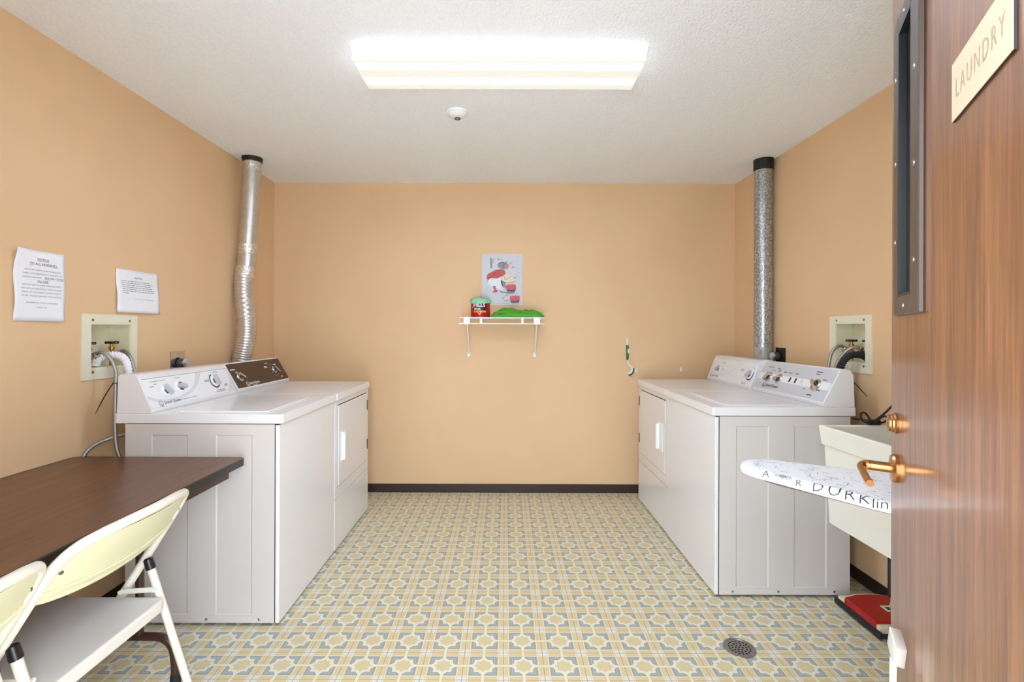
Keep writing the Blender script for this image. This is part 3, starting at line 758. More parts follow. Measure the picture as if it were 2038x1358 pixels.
def pr2(b, fn, w, h):
    text(b, 'NOTICE', .013, fn, 1, w * .48, h * .80, 'c', bold=.006, width=.048)
    rnd = random.Random(3)
    for k, wd in enumerate((.66, .74, .66, .70, .74, .74, .15)):
        x = w * (.11 + .004 * k); xe = x + w * wd; z = h * (.735 - .046 * k)
        while x < xe - .004:
            l = min(rnd.uniform(.008, .026), xe - x); bar(b, x, z, x + l, z, .0027, fn, 2); x += l + .0035
    text(b, 'THANK YOU FOR YOUR COOPERATION', .0065, fn, 2, w * .62, h * .315, 'c', width=.125)
sheet('notice_sheet', 'smaller landscape white notice on the left wall above the laundry box', 2.285, 1.360, .280, .207, bend2, pr2, .0)

# ------------------------------------------------------------------ folding table
t = thing('folding_table', 'long folding table with brown wood-grain top along the left wall', 'table', (-1.455, 1.145, 0))
b = B(); prism(b, rrect(XL + .012, -1.094, .242, 2.058, .028, 5), Matrix(), .7175, .7402, bev=.0015, seg=1); obj('tabletop', b, 'deskwood', t, wn=True)
b = B()
o_ = rrect(XL + .008, -1.090, .238, 2.062, .032, 6); i_ = rrect(XL + .0125, -1.0945, .2425, 2.0575, .0275, 6)
n = len(o_)
for k in range(n):
    l = (k + 1) % n
    ro = [(o_[k][0], o_[k][1]), (o_[l][0], o_[l][1])]; ri = [(i_[k][0], i_[k][1]), (i_[l][0], i_[l][1])]
    for (za, zb) in ((.712, .7385),):
        face(b, [(*ro[0], za), (*ro[1], za), (*ro[1], zb), (*ro[0], zb)])
        face(b, [(*ro[0], zb), (*ro[1], zb), (*ri[1], .7408), (*ri[0], .7408)])
        face(b, [(*ro[0], za), (*ro[1], za), (*ri[1], za), (*ri[0], za)])
        face(b, [(*ri[0], za), (*ri[1], za), (*ri[1], .7408), (*ri[0], .7408)])
bmesh.ops.remove_doubles(b, verts=b.verts[:], dist=1e-5)
obj('edge_trim', b, 'vinyl', t)
b = B()
for x in (-1.13, -1.78): bx(b, x - .009, x + .009, .34, 1.985, .672, .717, bev=.003, seg=1)
for y in (.345, 1.98): bx(b, -1.78, -1.13, y - .009, y + .009, .672, .717, bev=.003, seg=1)
obj('apron', b, 'brownsteel', t)
for y, s in ((1.76, -1), (.52, 1)):
    b = B()
    P = [(-1.185, y, .02), (-1.188, y, .09), (-1.198, y, .135), (-1.228, y, .163), (-1.28, y, .17), (-1.45, y, .17), (-1.63, y, .17), (-1.682, y, .163), (-1.712, y, .135), (-1.722, y, .09), (-1.725, y, .02)]
    tube(b, cr(P, 4), .0145, 14)
    for x in (-1.315, -1.595): tube(b, [(x, y, .17), (x, y, .40), (x, y, .72)], .0135, 12)
    tube(b, [(-1.315, y, .60), (-1.595, y, .60)], .009, 10)
    leg = obj('leg_frame', b, 'brownsteel', t)
    for x in (-1.185, -1.725):
        b = B(); lathe(b, [(.0175, 0), (.0185, .012), (.0165, .036), (.0145, .038)], axis_frame((x, y, 0), (0, 0, 1)), 14); obj('foot_cap', b, 'rubber', leg)
    b = B(); tube(b, [(-1.455, y, .60), (-1.455, y + s * .40, .712)], .007, 8); obj('brace', b, 'vinyl', t)

# ------------------------------------------------------------------ folding chairs
def make_chair(yc, label):
    t = thing('folding_chair', label, 'chair', (-1.22, yc, 0), 0, 'cream folding chairs at the table')
    h = .2235
    fx = lambda z: -1.488 + .626 * z
    def bow(y): return .040 * (1 - (y / h) ** 2)
    half = [(fx(.012), -h, .012), (fx(.2), -h, .2), (fx(.44), -h, .44), (fx(.60), -h, .60), (fx(.69), -h + .001, .69), (fx(.735) + .003, -h + .008, .737), (fx(.765) + .010, -h + .032, .768), (fx(.78) + .02, -h + .075, .782), (fx(.785) + .032, -h + .14, .789)]
    P = half + [(fx(.79) + .038, 0, .792)] + [(x, -y, z) for x, y, z in half[::-1]]
    b = B(); tube(b, cr([(x, y + yc, z) for x, y, z in P], 6), .0125, 14); obj('frame', b, 'chair', t)
    # back panel: bowed sheet between the tubes with a rolled lower lip
    b = B(); nu, nv = 20, 10; grid = []
    for side in (0, 1):
        g = []
        for i in range(nu + 1):
            y = (-1 + 2 * i / nu) * (h - .004); e = 1 - (y / h) ** 2; row = []
            for j in range(nv + 1):
                f = j / nv
                zt = .776 - .028 * (abs(y) / h) ** 8; zb = .655 - .030 * e ** .7
                z = zt + (zb - zt) * f
                lip = .010 * max(0, (f - .80) / .2) if f > .8 else 0
                ridge = .004 * math.exp(-((f - .78) / .04) ** 2)
                x = fx(z) + .004 + bow(y) * (.55 + .45 * (1 - f * .6)) + ridge - lip * .2 + (.0035 if side else 0)
                row.append(b.verts.new((x, y + yc, z)))
            g.append(row)
        grid.append(g)
        for i in range(nu):
            for j in range(nv): b.faces.new((g[i][j], g[i + 1][j], g[i + 1][j + 1], g[i][j + 1]))
    a, c = grid
    for i in range(nu):
        b.faces.new((a[i][0], c[i][0], c[i + 1][0], a[i + 1][0])); b.faces.new((a[i][nv], a[i + 1][nv], c[i + 1][nv], c[i][nv]))
    for j in range(nv):
        b.faces.new((a[0][j], a[0][j + 1], c[0][j + 1], c[0][j])); b.faces.new((a[nu][j], c[nu][j], c[nu][j + 1], a[nu][j + 1]))
    lp = [c[i][nv].co.copy() + Vector((-.001, 0, .003)) for i in range(nu + 1)]; tube(b, lp, .0072, 10); lp2 = [c[i][nv - 2].co.copy() + Vector((.002, 0, 0)) for i in range(nu + 1)]; tube(b, lp2, .0035, 8)
    bk = obj('backrest', b, 'chairback', t, ang=50)
    for s in (-1, 1):
        b = B(); y = s * (h - .021); z = .716
        lathe(b, [(.0055, 0), (.005, .002), (0, .003)], axis_frame((fx(z) + .0085 + bow(y) * .82, y + yc, z), (.85, s * .35, .2)), 12, close=False); obj('rivet', b, 'steel', bk)
    b = B(); prism(b, rrect(-1.462, -1.058, yc - .198, yc + .198, .022, 5), Matrix(), .402, .442, bev=.008, seg=3); obj('seat', b, 'seat', t, wn=True)
    for s in (-1, 1):
        y = yc + s * .2125
        top_ = Vector((-1.124, y, .542)); ft = Vector((-.952, y, .012))
        b = B(); tube(b, [top_.lerp(ft, k / 6) for k in range(7)], .0115, 12); lg = obj('leg', b, 'chair', t)
        b = B(); d = (ft - top_).normalized(); lathe(b, [(.008, -.014), (.0132, -.010), (.0142, .016), (.0132, .022)], axis_frame(top_, d), 14); obj('collar', b, 'black', lg)
        b = B(); lathe(b, [(.0135, 0), (.014, .02), (.012, .022)], axis_frame((-.949, y, 0), (-.3, 0, 1)), 12); obj('foot_cap', b, 'chairback', lg)
        b = B(); A = Vector((fx(.455), y, .455)); Z = Vector((-1.096, y, .462))
        bx(b, 0, (Z - A).length, -.0015, .0015, -.008, .008, bev=.001, seg=1, mtx=Matrix.Translation(A - Vector((0, s * .012, 0))) @ Matrix.Rotation(-math.atan2(Z.z - A.z, Z.x - A.x), 4, 'Y'))
        for q in (A, Z): lathe(b, [(.006, -.004), (.006, .004)], axis_frame(q - Vector((0, s * .015, 0)), (0, 1, 0)), 10)
        obj('folding_link', b, 'chair', t)
        b = B(); lathe(b, [(.0145, 0), (.0145, .026), (.0125, .028)], axis_frame((fx(.006) - .002, yc + s * h, 0), (.5, 0, 1)), 12); obj('foot_cap', b, 'chairback', t)
    b = B(); tube(b, [(-1.0, yc - .2125, .16), (-1.0, yc + .2125, .16)], .008, 10); obj('stretcher', b, 'chair', t)
    b = B(); tube(b, [(fx(.12), yc - h, .12), (fx(.12), yc + h, .12)], .008, 10); obj('stretcher', b, 'chair', t)
    return t
chair = make_chair(1.33, 'cream metal folding chair nearest the washer, seat fully in view, tucked at the brown table')
r = chair.copy(); C.objects.link(r); r.location = (-1.22, .853, 0)
r['label'] = 'cream metal folding chair at the photo\'s lower left edge, only partly in view'
for ch in list(chair.children):
    c = ch.copy(); C.objects.link(c); c.parent = r
    for g in ch.children:
        d = g.copy(); C.objects.link(d); d.parent = c

# ------------------------------------------------------------------ wire shelf and what stands on it
t = thing('wire_shelf', 'small white wire shelf on two braces on the back wall', 'shelf', (-.024, 3.73, 1.08))
ZT = 1.375
b = B(); x0, x1, yf = -.336, .290, 3.602
for k in range(26):
    x = x0 + .008 + k * (x1 - x0 - .016) / 25
    tube(b, cr([(x, YB - .004, ZT), (x, 3.70, ZT), (x, yf + .004, ZT), (x, yf - .002, ZT - .012), (x, yf - .002, ZT - .04)][:3], 2), .0017, 6)
for y in (YB - .006, 3.74, yf + .003): tube(b, [(x0, y, ZT - .004), (x1, y, ZT - .004)], .003, 8)
obj('wire_deck', b, 'wire', t)
for z in (ZT - .002, ZT - .045):
    b = B(); tube(b, [(x0 - .003, yf, z), (x1 + .003, yf, z)], .0042, 10); obj('front_rail', b, 'wire', t)
for x in (-.177, .130):
    b = B(); bx(b, x - .009, x + .009, yf - .006, yf + .006, ZT - .046, ZT + .002, bev=.002, seg=1); obj('rail_clip', b, 'wire', t)
for x in (-.282, .236):
    b = B(); tube(b, [(x, yf, ZT - .03), (x, YB - .012, 1.098)], .0065, 10); br = obj('brace', b, 'wire', t)
    b = B(); bx(b, x - .024, x + .024, yf - .008, yf + .004, ZT - .052, ZT + .004, bev=.003, seg=1); lathe(b, [(.004, 0), (.004, .002)], axis_frame((x, yf - .008, ZT - .025), (0, -1, 0)), 8, 1); obj('brace_bracket', b, ['wire', 'steel'], br)
    b = B(); bx(b, x - .014, x + .014, YB - .018, YB, 1.072, 1.108, bev=.005, seg=2); lathe(b, [(.004, 0), (.004, .002)], axis_frame((x, YB - .018, 1.088), (0, -1, 0)), 8, 1); obj('wall_foot', b, ['wire', 'steel'], br)
ZT2 = ZT + .0018
# coffee can
t = thing('coffee_can', 'red coffee can lined with pale green cloth, on the wire shelf', 'can', (-.187, 3.70, ZT2))
cc = Vector((-.187, 3.70, ZT2)); R = .074; H = .128
b = B(); lathe(b, [(0, 0), (R, 0), (R, .003), (R - .001, .006), (R - .001, H - .005), (R, H - .003), (R, H), (R - .002, H), (R - .002, H - .02), (0, H - .02)], Matrix.Translation(cc), 40, close=False)
def cy(u, v, e=.0006):
    a = -PI / 2 - .04 + u / R; return cc + Vector(((R + e) * math.cos(a), (R + e) * math.sin(a), v))
def cypatch(u0, u1, v0, v1, mi, n=14, e=.0004):
    for k in range(n):
        a = u0 + (u1 - u0) * k / n; c = u0 + (u1 - u0) * (k + 1) / n
        face(b, [cy(a, v0, e), cy(c, v0, e), cy(c, v1, e), cy(a, v1, e)], mi)
cypatch(-.054, .054, .052, .112, 1); cypatch(-.046, .050, .037, .052, 3)
face(b, [cy(-.016, .037, .0007), cy(0, .016, .0007), cy(.016, .037, .0007), cy(.016, .046, .0007), cy(-.016, .046, .0007)], 3)
face(b, [cy(-.006, .036, .001), cy(0, .030, .001), cy(.006, .036, .001), cy(0, .042, .001)], 1)
text(b, 'HILLS', .036, lambda u, v: cy(u, v, .0012), 2, -.002, .080, 'c', bold=.022, width=.088)
text(b, 'BROS.', .0195, lambda u, v: cy(u, v, .0012), 2, -.016, .057, 'c', bold=.025, width=.050)
text(b, 'J', .036, lambda u, v: cy(u, v, .0012), 2, -.056, .078, 'c', bold=.0, width=.012, shear=.2)
obj('can', b, ['canred', 'candark', 'canwhite', 'cangold'], t, recalc=False)
b = B(); n = 48; rings = []
for j, (rr, zz) in enumerate(((0, .026), (.03, .024), (.055, .018), (.068, .013), (.076, .009), (.0785, .003), (.0785, -.003))):
    ring = []
    for k in range(n):
        a = 2 * PI * k / n; w_ = noise.noise(Vector((math.cos(a) * 2.2, math.sin(a) * 2.2, j * .35)))
        z = H + zz + w_ * .010 * (1 if j < 4 else .3) - (max(0, j - 4) * .006 * (1 + math.sin(a * 1.0 + 3.4)))
        q = rr + .003 * math.sin(a * 9 + j) * (j > 2)
        ring.append(b.verts.new(cc + Vector((q * math.cos(a), q * math.sin(a), z))))
    rings.append(ring)
for p, q in zip(rings, rings[1:]):
    for k in range(n): b.faces.new((p[k], p[(k + 1) % n], q[(k + 1) % n], q[k]))
bmesh.ops.remove_doubles(b, verts=b.verts[:], dist=1e-6)
o = obj('cloth_liner', b, 'palegreen', t, ang=80)
o.modifiers.new('thick', 'SOLIDIFY').thickness = .0015
# crumpled cloth
def lump(x0, x1, y0, y1, z0, hmax, seed, nx=110, ny=44):
    b = B(); top = []; bot = []
    for i in range(nx + 1):
        a = i / nx; rt, rb = [], []
        for j in range(ny + 1):
            c = j / ny; x = x0 + (x1 - x0) * a; y = y0 + (y1 - y0) * c
            env = max(0, 1 - abs(2 * a - 1) ** 5) ** .6 * max(0, 1 - abs(2 * c - 1) ** 2.6) ** .55
            prof = .70 + .34 * math.exp(-((a - .36) / .10) ** 2) + .10 * math.exp(-((a - .68) / .1) ** 2) + .10 * math.exp(-((a - .86) / .08) ** 2)
            p = Vector((x * 9 + seed, y * 20 + x * 9, 0)); f = 1 - abs(noise.noise(p)) * 3.2; g = (abs(noise.noise(p * 2.1)) - .25) * .8
            z = z0 + .002 + hmax * env * prof * (.70 + .30 * f - g * .5)
            wob = .010 * noise.noise(Vector((x * 14, y * 14, seed + 3)))
            rt.append(b.verts.new((x + wob, y + wob, max(z, z0 + .0015)))); rb.append(b.verts.new((x + wob, y + wob, z0)))
        top.append(rt); bot.append(rb)
    for i in range(nx):
        for j in range(ny):
            b.faces.new((top[i][j], top[i + 1][j], top[i + 1][j + 1], top[i][j + 1])); b.faces.new((bot[i][j], bot[i][j + 1], bot[i + 1][j + 1], bot[i + 1][j]))
    for i in range(nx):
        b.faces.new((top[i][0], bot[i][0], bot[i + 1][0], top[i + 1][0])); b.faces.new((top[i][ny], top[i + 1][ny], bot[i + 1][ny], bot[i][ny]))
    for j in range(ny):
        b.faces.new((top[0][j], top[0][j + 1], bot[0][j + 1], bot[0][j])); b.faces.new((top[nx][j], bot[nx][j], bot[nx][j + 1], top[nx][j + 1]))
    return b
fc = lump(-.110, .292, 3.612, 3.80, ZT2, .074, 1.3)
for P_, r_ in (([(-.098, 3.628, .006), (-.06, 3.622, .012), (0, 3.618, .013), (.06, 3.622, .010), (.11, 3.63, .006)], .0125),
               ([(-.085, 3.645, .022), (-.045, 3.640, .036), (.0, 3.640, .040), (.05, 3.645, .034), (.10, 3.652, .030)], .014),
               ([(-.06, 3.68, .044), (-.02, 3.675, .062), (.02, 3.68, .064), (.05, 3.69, .050)], .012),
               ([(.06, 3.665, .044), (.12, 3.66, .046), (.18, 3.66, .038)], .011),
               ([(.12, 3.630, .008), (.17, 3.622, .014), (.22, 3.622, .015), (.275, 3.64, .008)], .0135),
               ([(.15, 3.645, .024), (.185, 3.635, .040), (.215, 3.640, .034), (.235, 3.65, .020)], .010),
               ([(.20, 3.655, .036), (.24, 3.65, .040), (.272, 3.66, .022)], .011)):
    Q_ = cr([(x, y, z + ZT2) for x, y, z in P_], 6); n_ = len(Q_) - 1
    tube(fc, Q_, [max(.002, r_ * (math.sin(PI * (k + .35) / (n_ + .7)) ** .5) * (.85 + .3 * noise.noise(Q_[k] * 40))) for k in range(n_ + 1)], 12)
for v_ in fc.verts: v_.co.z = max(v_.co.z, ZT2)
settle(tag(obj('folded_cloth', fc, 'green', None, ang=70), 'crumpled bright green cloth lying on the wire shelf', 'cloth'))

# ------------------------------------------------------------------ poster and red boxes
PX0, PZ0, PW, PH = -.183, 1.482, .320, .404
def pf(e): return lambda u, v: Vector((PX0 + (u - 265) / 725 * PW, YB - .0022 - e, PZ0 + (975 - v) / 915 * PH))
b = B(); bx(b, PX0, PX0 + PW, YB - .0022, YB - .0002, PZ0, PZ0 + PH)
e1, e2, e3, e4 = pf(.0003), pf(.0006), pf(.0009), pf(.0012)
blob(b, [(415, 120), (445, 230), (440, 318), (418, 316), (408, 220)], e1, 2)
for P in ([(420, 130), (450, 200), (490, 140)], [(445, 210), (480, 225)], [(540, 130), (545, 165), (600, 150)], [(610, 150), (630, 175)], [(790, 215), (815, 200)], [(800, 290), (850, 315)], [(740, 260), (790, 215)], [(795, 300), (830, 290)]): line(b, P, 7, lambda u, v: e1(u, v), 4)
blob(b, [(400, 500), (590, 480), (640, 660), (650, 720), (560, 690), (430, 640), (370, 570)], e1, 3)      # skirt
blob(b, [(360, 430), (420, 395), (530, 345), (640, 340), (680, 380), (680, 450), (600, 470), (540, 500), (420, 500), (370, 530), (348, 490)], e2, 1)  # blouse
line(b, [(350, 580), (385, 510), (410, 470), (545, 370)], 6, e3, 4); line(b, [(560, 400), (600, 460), (680, 440)], 6, e3, 4)
blob(b, [(545, 285), (560, 225), (620, 200), (700, 215), (720, 250), (690, 325), (600, 330)], e2, 2)      # cap and hair
blob(b, [(570, 230), (620, 208), (660, 225), (640, 280), (600, 300)], e3, 2)
line(b, [(545, 300), (560, 240), (600, 212), (660, 225), (640, 320)], 8, e4, 4)
blob(b, [(690, 250), (735, 255), (740, 300), (715, 335), (680, 320)], e3, 6)
line(b, [(700, 190), (690, 240), (740, 280)], 10, e4, 1)
blob(b, [(455, 640), (505, 640), (515, 690), (550, 725), (520, 750), (450, 745), (485, 710)], e2, 1)       # boot
blob(b, [(575, 715), (645, 735), (660, 755), (610, 760)], e2, 2)
blob(b, [(600, 530), (760, 570), (870, 545), (850, 640), (830, 690), (680, 670), (625, 630)], e1, 2)       # tub
blob(b, [(690, 575), (870, 555), (850, 650), (700, 650)], e2, 5)
blob(b, [(615, 490), (650, 440), (720, 420), (790, 460), (875, 480), (850, 555), (760, 575), (650, 555)], e3, 5)  # washing
for P in ([(650, 460), (690, 520), (740, 500)], [(750, 490), (775, 460)], [(820, 490), (870, 480), (850, 505)], [(640, 560), (740, 585), (860, 555)]): line(b, P, 7, e4, 4)
blob(b, [(640, 740), (850, 740), (800, 775), (700, 770)], e1, 2)
line(b, [(630, 850), (670, 830), (690, 800), (740, 795)], 8, e1, 1); line(b, [(625, 845), (650, 880), (710, 905), (740, 890)], 6, e1, 4); blob(b, [(640, 840), (690, 815), (720, 860), (660, 880)], e1, 5)
line(b, [(580, 955), (720, 950)], 4, e1, 2)
lathe(b, [(4e-3, 0), (4e-3, 8e-4), (0, .0018)], axis_frame(e1(960, 72), (0, -1, 0)), 10, 3, close=False)
settle(tag(obj('poster', b, ['poster', 'p_red', 'p_grey', 'p_white', 'p_dark', 'p_cream', 'p_skin'], None, recalc=False), 'pale poster of a figure in red bending over a wash tub, on the back wall', 'poster'))
def redbox(label, u, v):
    c = pf(.0016)(u, v); t = thing('red_clip_box', label, 'clip', (c.x, YB - .0022, c.z - .026), 0, 'red boxes on the poster')
    b = B(); prism(b, rrect(-.037, .037, -.018, .026, .010, 4), fr((c.x, c.y, c.z), (1, 0, 0), (0, 0, 1)), 0, .022, bev=.003, seg=2); obj('body', b, 'magred', t, wn=True)
    b = B(); bx(b, c.x - .032, c.x + .032, c.y - .020, c.y, c.z - .026, c.z - .0165, bev=.002, seg=1); obj('jaw', b, 'black', t)
    for s in (-1, 1):
        b = B(); bx(b, c.x + s * .017 - .005, c.x + s * .017 + .005, c.y - .0232, c.y - .021, c.z - .014, c.z - .010); obj('slot', b, 'candark', t)
redbox('red plastic clip box on the poster, upper of the two, under the wash tub', 784, 672)
redbox('red plastic clip box at the poster\'s lower right corner, lower of the two', 853, 872)

# ------------------------------------------------------------------ brush and hooks on the back wall
t = thing('dish_brush', 'green and white scrub brush with bent head hanging on the back wall', 'brush', (.968, YB - .012, 1.06))
Y = YB - .012
b = B(); tube(b, cr([(.966, Y, 1.222), (.966, Y, 1.19), (.968, Y, 1.14), (.968, Y, 1.08), (.968, Y, 1.045)], 4), [.0085, .009, .0092, .0094, .0095, .0095, .0095, .0095, .0095, .0095, .0095, .009, .0085, .008, .007, .006, .005], 12)
tube(b, cr([(.971, Y, 1.06), (.972, Y, 1.03), (.976, Y - .002, 1.018), (.990, Y - .004, 1.002), (1.002, Y - .006, .993)], 4), .0050, 10)
obj('handle', b, 'plastic', t)
b = B(); tube(b, cr([(.963, Y - .002, 1.176), (.966, Y - .002, 1.15), (.967, Y - .002, 1.10), (.966, Y - .002, 1.065), (.965, Y, 1.05)], 4), [.003, .006, .009, .0102, .0104, .0104, .0104, .0104, .0104, .0104, .0104, .010, .0096, .009, .008, .007, .006], 12)
b2 = None; bx(b, .965, .975, Y - .0135, Y - .011, 1.105, 1.14, 1, bev=.001, seg=1); obj('grip', b, ['brushgreen', 'plastic'], t)
b = B(); tube(b, cr([(1.004, Y - .006, .994), (1.000, Y - .008, .968), (.989, Y - .01, .952), (.972, Y - .01, .943)], 5), .0075, 10); hd = obj('head', b, 'plastic', t)
b = B(); tube(b, cr([(1.013, Y - .006, .986), (1.010, Y - .008, .962), (.997, Y - .01, .942), (.974, Y - .01, .931)], 5), .0075, 10); obj('bristles', b, 'brushgreen', hd)
def hook(label, x, z):
    t = thing('wall_hook', label, 'hook', (x, YB, z), 0, 'clear hooks on the back wall')
    b = B(); prism(b, rrect(-.010, .010, -.018, .018, .009, 5), fr((x, YB, z), (1, 0, 0), (0, 0, 1)), -.0001, .004, bev=.001, seg=1); obj('backplate', b, 'clear', t)
    b = B(); tube(b, cr([(x, YB - .003, z - .002), (x, YB - .012, z - .012), (x, YB - .020, z - .012), (x, YB - .023, z - .002)], 4), .0035, 8); obj('prong', b, 'clear', t)
hook('small clear wall hook beside the green brush head', 1.037, .966); hook('small clear wall hook alone above the right dryer', 1.391, .976)

# ------------------------------------------------------------------ utility sink
t = thing('utility_sink', 'ivory plastic laundry sink on the right wall, partly behind the open door', 'sink', (1.6, 1.85, .445))
y0, y1, xb = 1.55, 2.14, XR
def ring(xf, ya, yb, z): return [(xf, ya, z), (xb - .0005, ya, z), (xb - .0005, yb, z), (xf, yb, z)]
loops = [ring(1.42, y0 + .04, y1 - .012, .445), ring(1.402, y0 + .022, y1 - .005, .782), ring(1.391, y0 + .006, y1 - .001, .789), ring(1.379, y0, y1, .866), ring(1.381, y0 + .002, y1 - .002, .871)]
def iring(xf, ya, yb, xk, z): return [(xf, ya, z), (xk, ya, z), (xk, yb, z), (xf, yb, z)]
loops += [iring(1.394, y0 + .015, y1 - .014, xb - .02, .871), iring(1.398, y0 + .018, y1 - .017, xb - .024, .866), iring(1.435, y0 + .055, y1 - .03, xb - .05, .47)]
b = B(); V = [[b.verts.new(p) for p in l] for l in loops]
for a, c in zip(V, V[1:]):
    for k in range(4): b.faces.new((a[k], a[(k + 1) % 4], c[(k + 1) % 4], c[k]))
b.faces.new(V[0][::-1]); b.faces.new(V[-1])
obj('basin', b, 'sink', t, ang=20)
b = B(); m = fr((1.4155 - .014, 1.76, .735), (0, -1, 0), (-.05, 0, 1)); prism(b, rrect(-.03, .03, -.015, .015, .003, 2), m, -.004, .0006, 0)
for k in range(5): bar(b, -.022 + k * .010, -.009, -.018 + k * .010, .009, .0026, lambda u, v: m @ Vector((u, v, .001)), 1)
obj('sticker', b, ['paper', 'inkgrey'], t, recalc=False)
b = B(); tube(b, cr([(1.62, 1.86, .447), (1.62, 1.86, .36), (1.62, 1.86, .30), (1.65, 1.86, .27), (1.70, 1.86, .28), (1.72, 1.86, .32), (1.76, 1.86, .34), (XR - .001, 1.86, .34)], 4), .019, 12); obj('drain_trap', b, 'plastic', t)
# cord bundle on the sink rim
t = thing('cord_bundle', 'black power cord tied in a knot above the laundry sink', 'cord', (1.61, 2.135, .872))
b = B(); tube(b, cr([(1.682, 2.352, .860), (1.676, 2.28, .868), (1.650, 2.19, .882), (1.612, 2.135, .884)], 6), .0042, 8)
tube(b, cr([(1.612, 2.135, .884), (1.66, 2.14, .915), (1.72, 2.13, .985), (1.80, 2.10, 1.10)], 6), .0048, 8); obj('cord', b, 'black', t)
b = B()
for (pts) in ([(1.605, 2.13, .886), (1.575, 2.13, .925), (1.560, 2.135, .918), (1.568, 2.135, .888), (1.605, 2.14, .880)], [(1.62, 2.13, .888), (1.655, 2.125, .912), (1.672, 2.13, .898), (1.655, 2.135, .882), (1.62, 2.14, .882)]):
    tube(b, cr(pts, 6), .0042, 8)
obj('loop', b, 'black', t)
b = B()
for k in range(6): lathe(b, [(.010, -.004), (.0125, -.003), (.0125, .003), (.010, .004)], axis_frame((1.590 + k * .0085, 2.128, .8845), (1, .1 * (k % 2), .12 * ((k % 3) - 1))), 12)
obj('knot', b, 'black', t)

# ------------------------------------------------------------------ ironing board
t = thing('ironing_board', 'ironing board in white cover with black doodled letters, nose pointing at the washer', 'ironing board', (1.23, 1.206, 0))
tip = Vector((.792, 1.628, 0)); ax = Vector((.72, -.694, 0)).normalized(); pp = Vector((.694, .72, 0)).normalized(); ZB = .85
prof = [(0.0, 0.0), (.004, .028), (.014, .050), (.035, .072), (.07, .088), (.13, .103), (.20, .122), (.28, .143), (.36, .164), (.44, .180), (.55, .188), (.75, .190), (1.0, .190), (1.17, .185), (1.20, .165), (1.215, .10)]
up_ = [tip + ax * a + pp * h for a, h in prof]; lo_ = [tip + ax * a - pp * h for a, h in prof[1:]][::-1]
outl = up_ + lo_
def zrow(k, f): return f
b = B(); n = len(outl); cen = [None]
def inset(p, d):
    a = (p - tip).dot(ax); h = (p - tip).dot(pp); a2 = min(max(a, d), 1.215 - d) if True else a
    return tip + ax * (a + (d if a < .05 else (-d if a > 1.19 else 0))) + pp * (math.copysign(max(abs(h) - d, 0), h))
rows = []
for d, z in ((.012, ZB - .030), (.002, ZB - .026), (.0, ZB - .016), (.003, ZB - .006), (.010, ZB - .001), (.022, ZB)):
    rows.append([b.verts.new((*inset(p, d).xy, z)) for p in outl])
for a, c in zip(rows, rows[1:]):
    for k in range(n): b.faces.new((a[k], a[(k + 1) % n], c[(k + 1) % n], c[k]))
b.faces.new(rows[0][::-1]); b.faces.new(rows[-1])
bmesh.ops.recalc_face_normals(b, faces=b.faces[:])
rnd = random.Random(11)
def hw(a):
    for (a0, h0), (a1, h1) in zip(prof, prof[1:]):
        if a0 <= a <= a1: return h0 + (h1 - h0) * (a - a0) / (a1 - a0)
    return .1
SEC = [(0, .022, 0), (.012, .010, -.001), (.0206, .003, -.006), (.031, 0, -.016), (.041, .002, -.026)]
def bm_(u, v):
    """point on the cover: across the flat top, then over the rounded edge"""
    u = min(max(u, .03), 1.17); h = hw(u); q = abs(v) - (h - .022); z = 0; w = abs(v)
    if q > 0:
        for (s0, i0, z0), (s1, i1, z1) in zip(SEC, SEC[1:]):
            if q <= s1 or s1 == .041:
                f = min((q - s0) / (s1 - s0), 1); w = h - (i0 + (i1 - i0) * f) + .0005; z = z0 + (z1 - z0) * f; break
    return Vector((*(tip + ax * u + pp * math.copysign(w, v)).xy, ZB + z + .0005))
for (s_, size, a) in (('A', .034, .100), ('R', .030, .195), ('D', .042, .245), ('U', .050, .285), ('R', .046, .322), ('K', .042, .355), ('line', .040, .398), ('S', .048, .440), ('C', .048, .472), ('U', .056, .510), ('U', .056, .545), ('M', .05, .60), ('O', .05, .66), ('E', .05, .71), ('S', .05, .77), ('B', .05, .84), ('W', .05, .91), ('T', .05, .98)):
    text_wrap(b, s_, size, lambda u, v: bm_(u, v) + Vector((-.0002, -.0004, .0006)), 1, a, -(hw(a) + .011), bold=-.013)
for (s_, size, a, v, rot) in (('S', .03, .08, .03, -.6), ('V', .03, .20, .02, .4), ('O', .028, .27, -.03, .7), ('E', .03, .36, .03, .7), ('Z', .034, .31, -.07, .6), ('C', .034, .42, -.09, .6), ('L', .034, .22, -.06, .5), ('X', .03, .45, -.03, .6), ('B', .036, .56, -.10, .7), ('T', .04, .64, -.08, .5), ('W', .04, .74, -.06, .7), ('G', .04, .86, -.1, .7)):
    text(b, s_, size, bm_, 2, a, v, 'c', rot=rot, bold=-.018)
for k in range(300):
    a = rnd.uniform(.03, 1.15); h = hw(a) + .006
    v = rnd.uniform(-h, h); th = rnd.choice((0, .4, 1.57, 1.2, -.7)) + rnd.uniform(-.2, .2); l = rnd.uniform(.006, .022)
    q = rnd.random()
    if q < .55: bar(b, a, v, a + l * math.cos(th), v + l * math.sin(th), .0013, bm_, 2)
    elif q < .75: arc(b, a, v, l * .5, math.degrees(th), math.degrees(th) + 200, .0013, bm_, 2, 8)
    else:
        for j in range(5): bar(b, a + j * .005, v, a + j * .005 + .003, v + l * .6, .0012, bm_, 2)
for (a, v) in ((.14, -.108), (.155, -.112)):
    for j in range(4): arc(b, a, v, .006 + .004 * j, 0, 150, .0013, bm_, 1, 10)
cv = obj('cover', b, ['fabric', 'ink', 'inkgrey'], t, recalc=False)
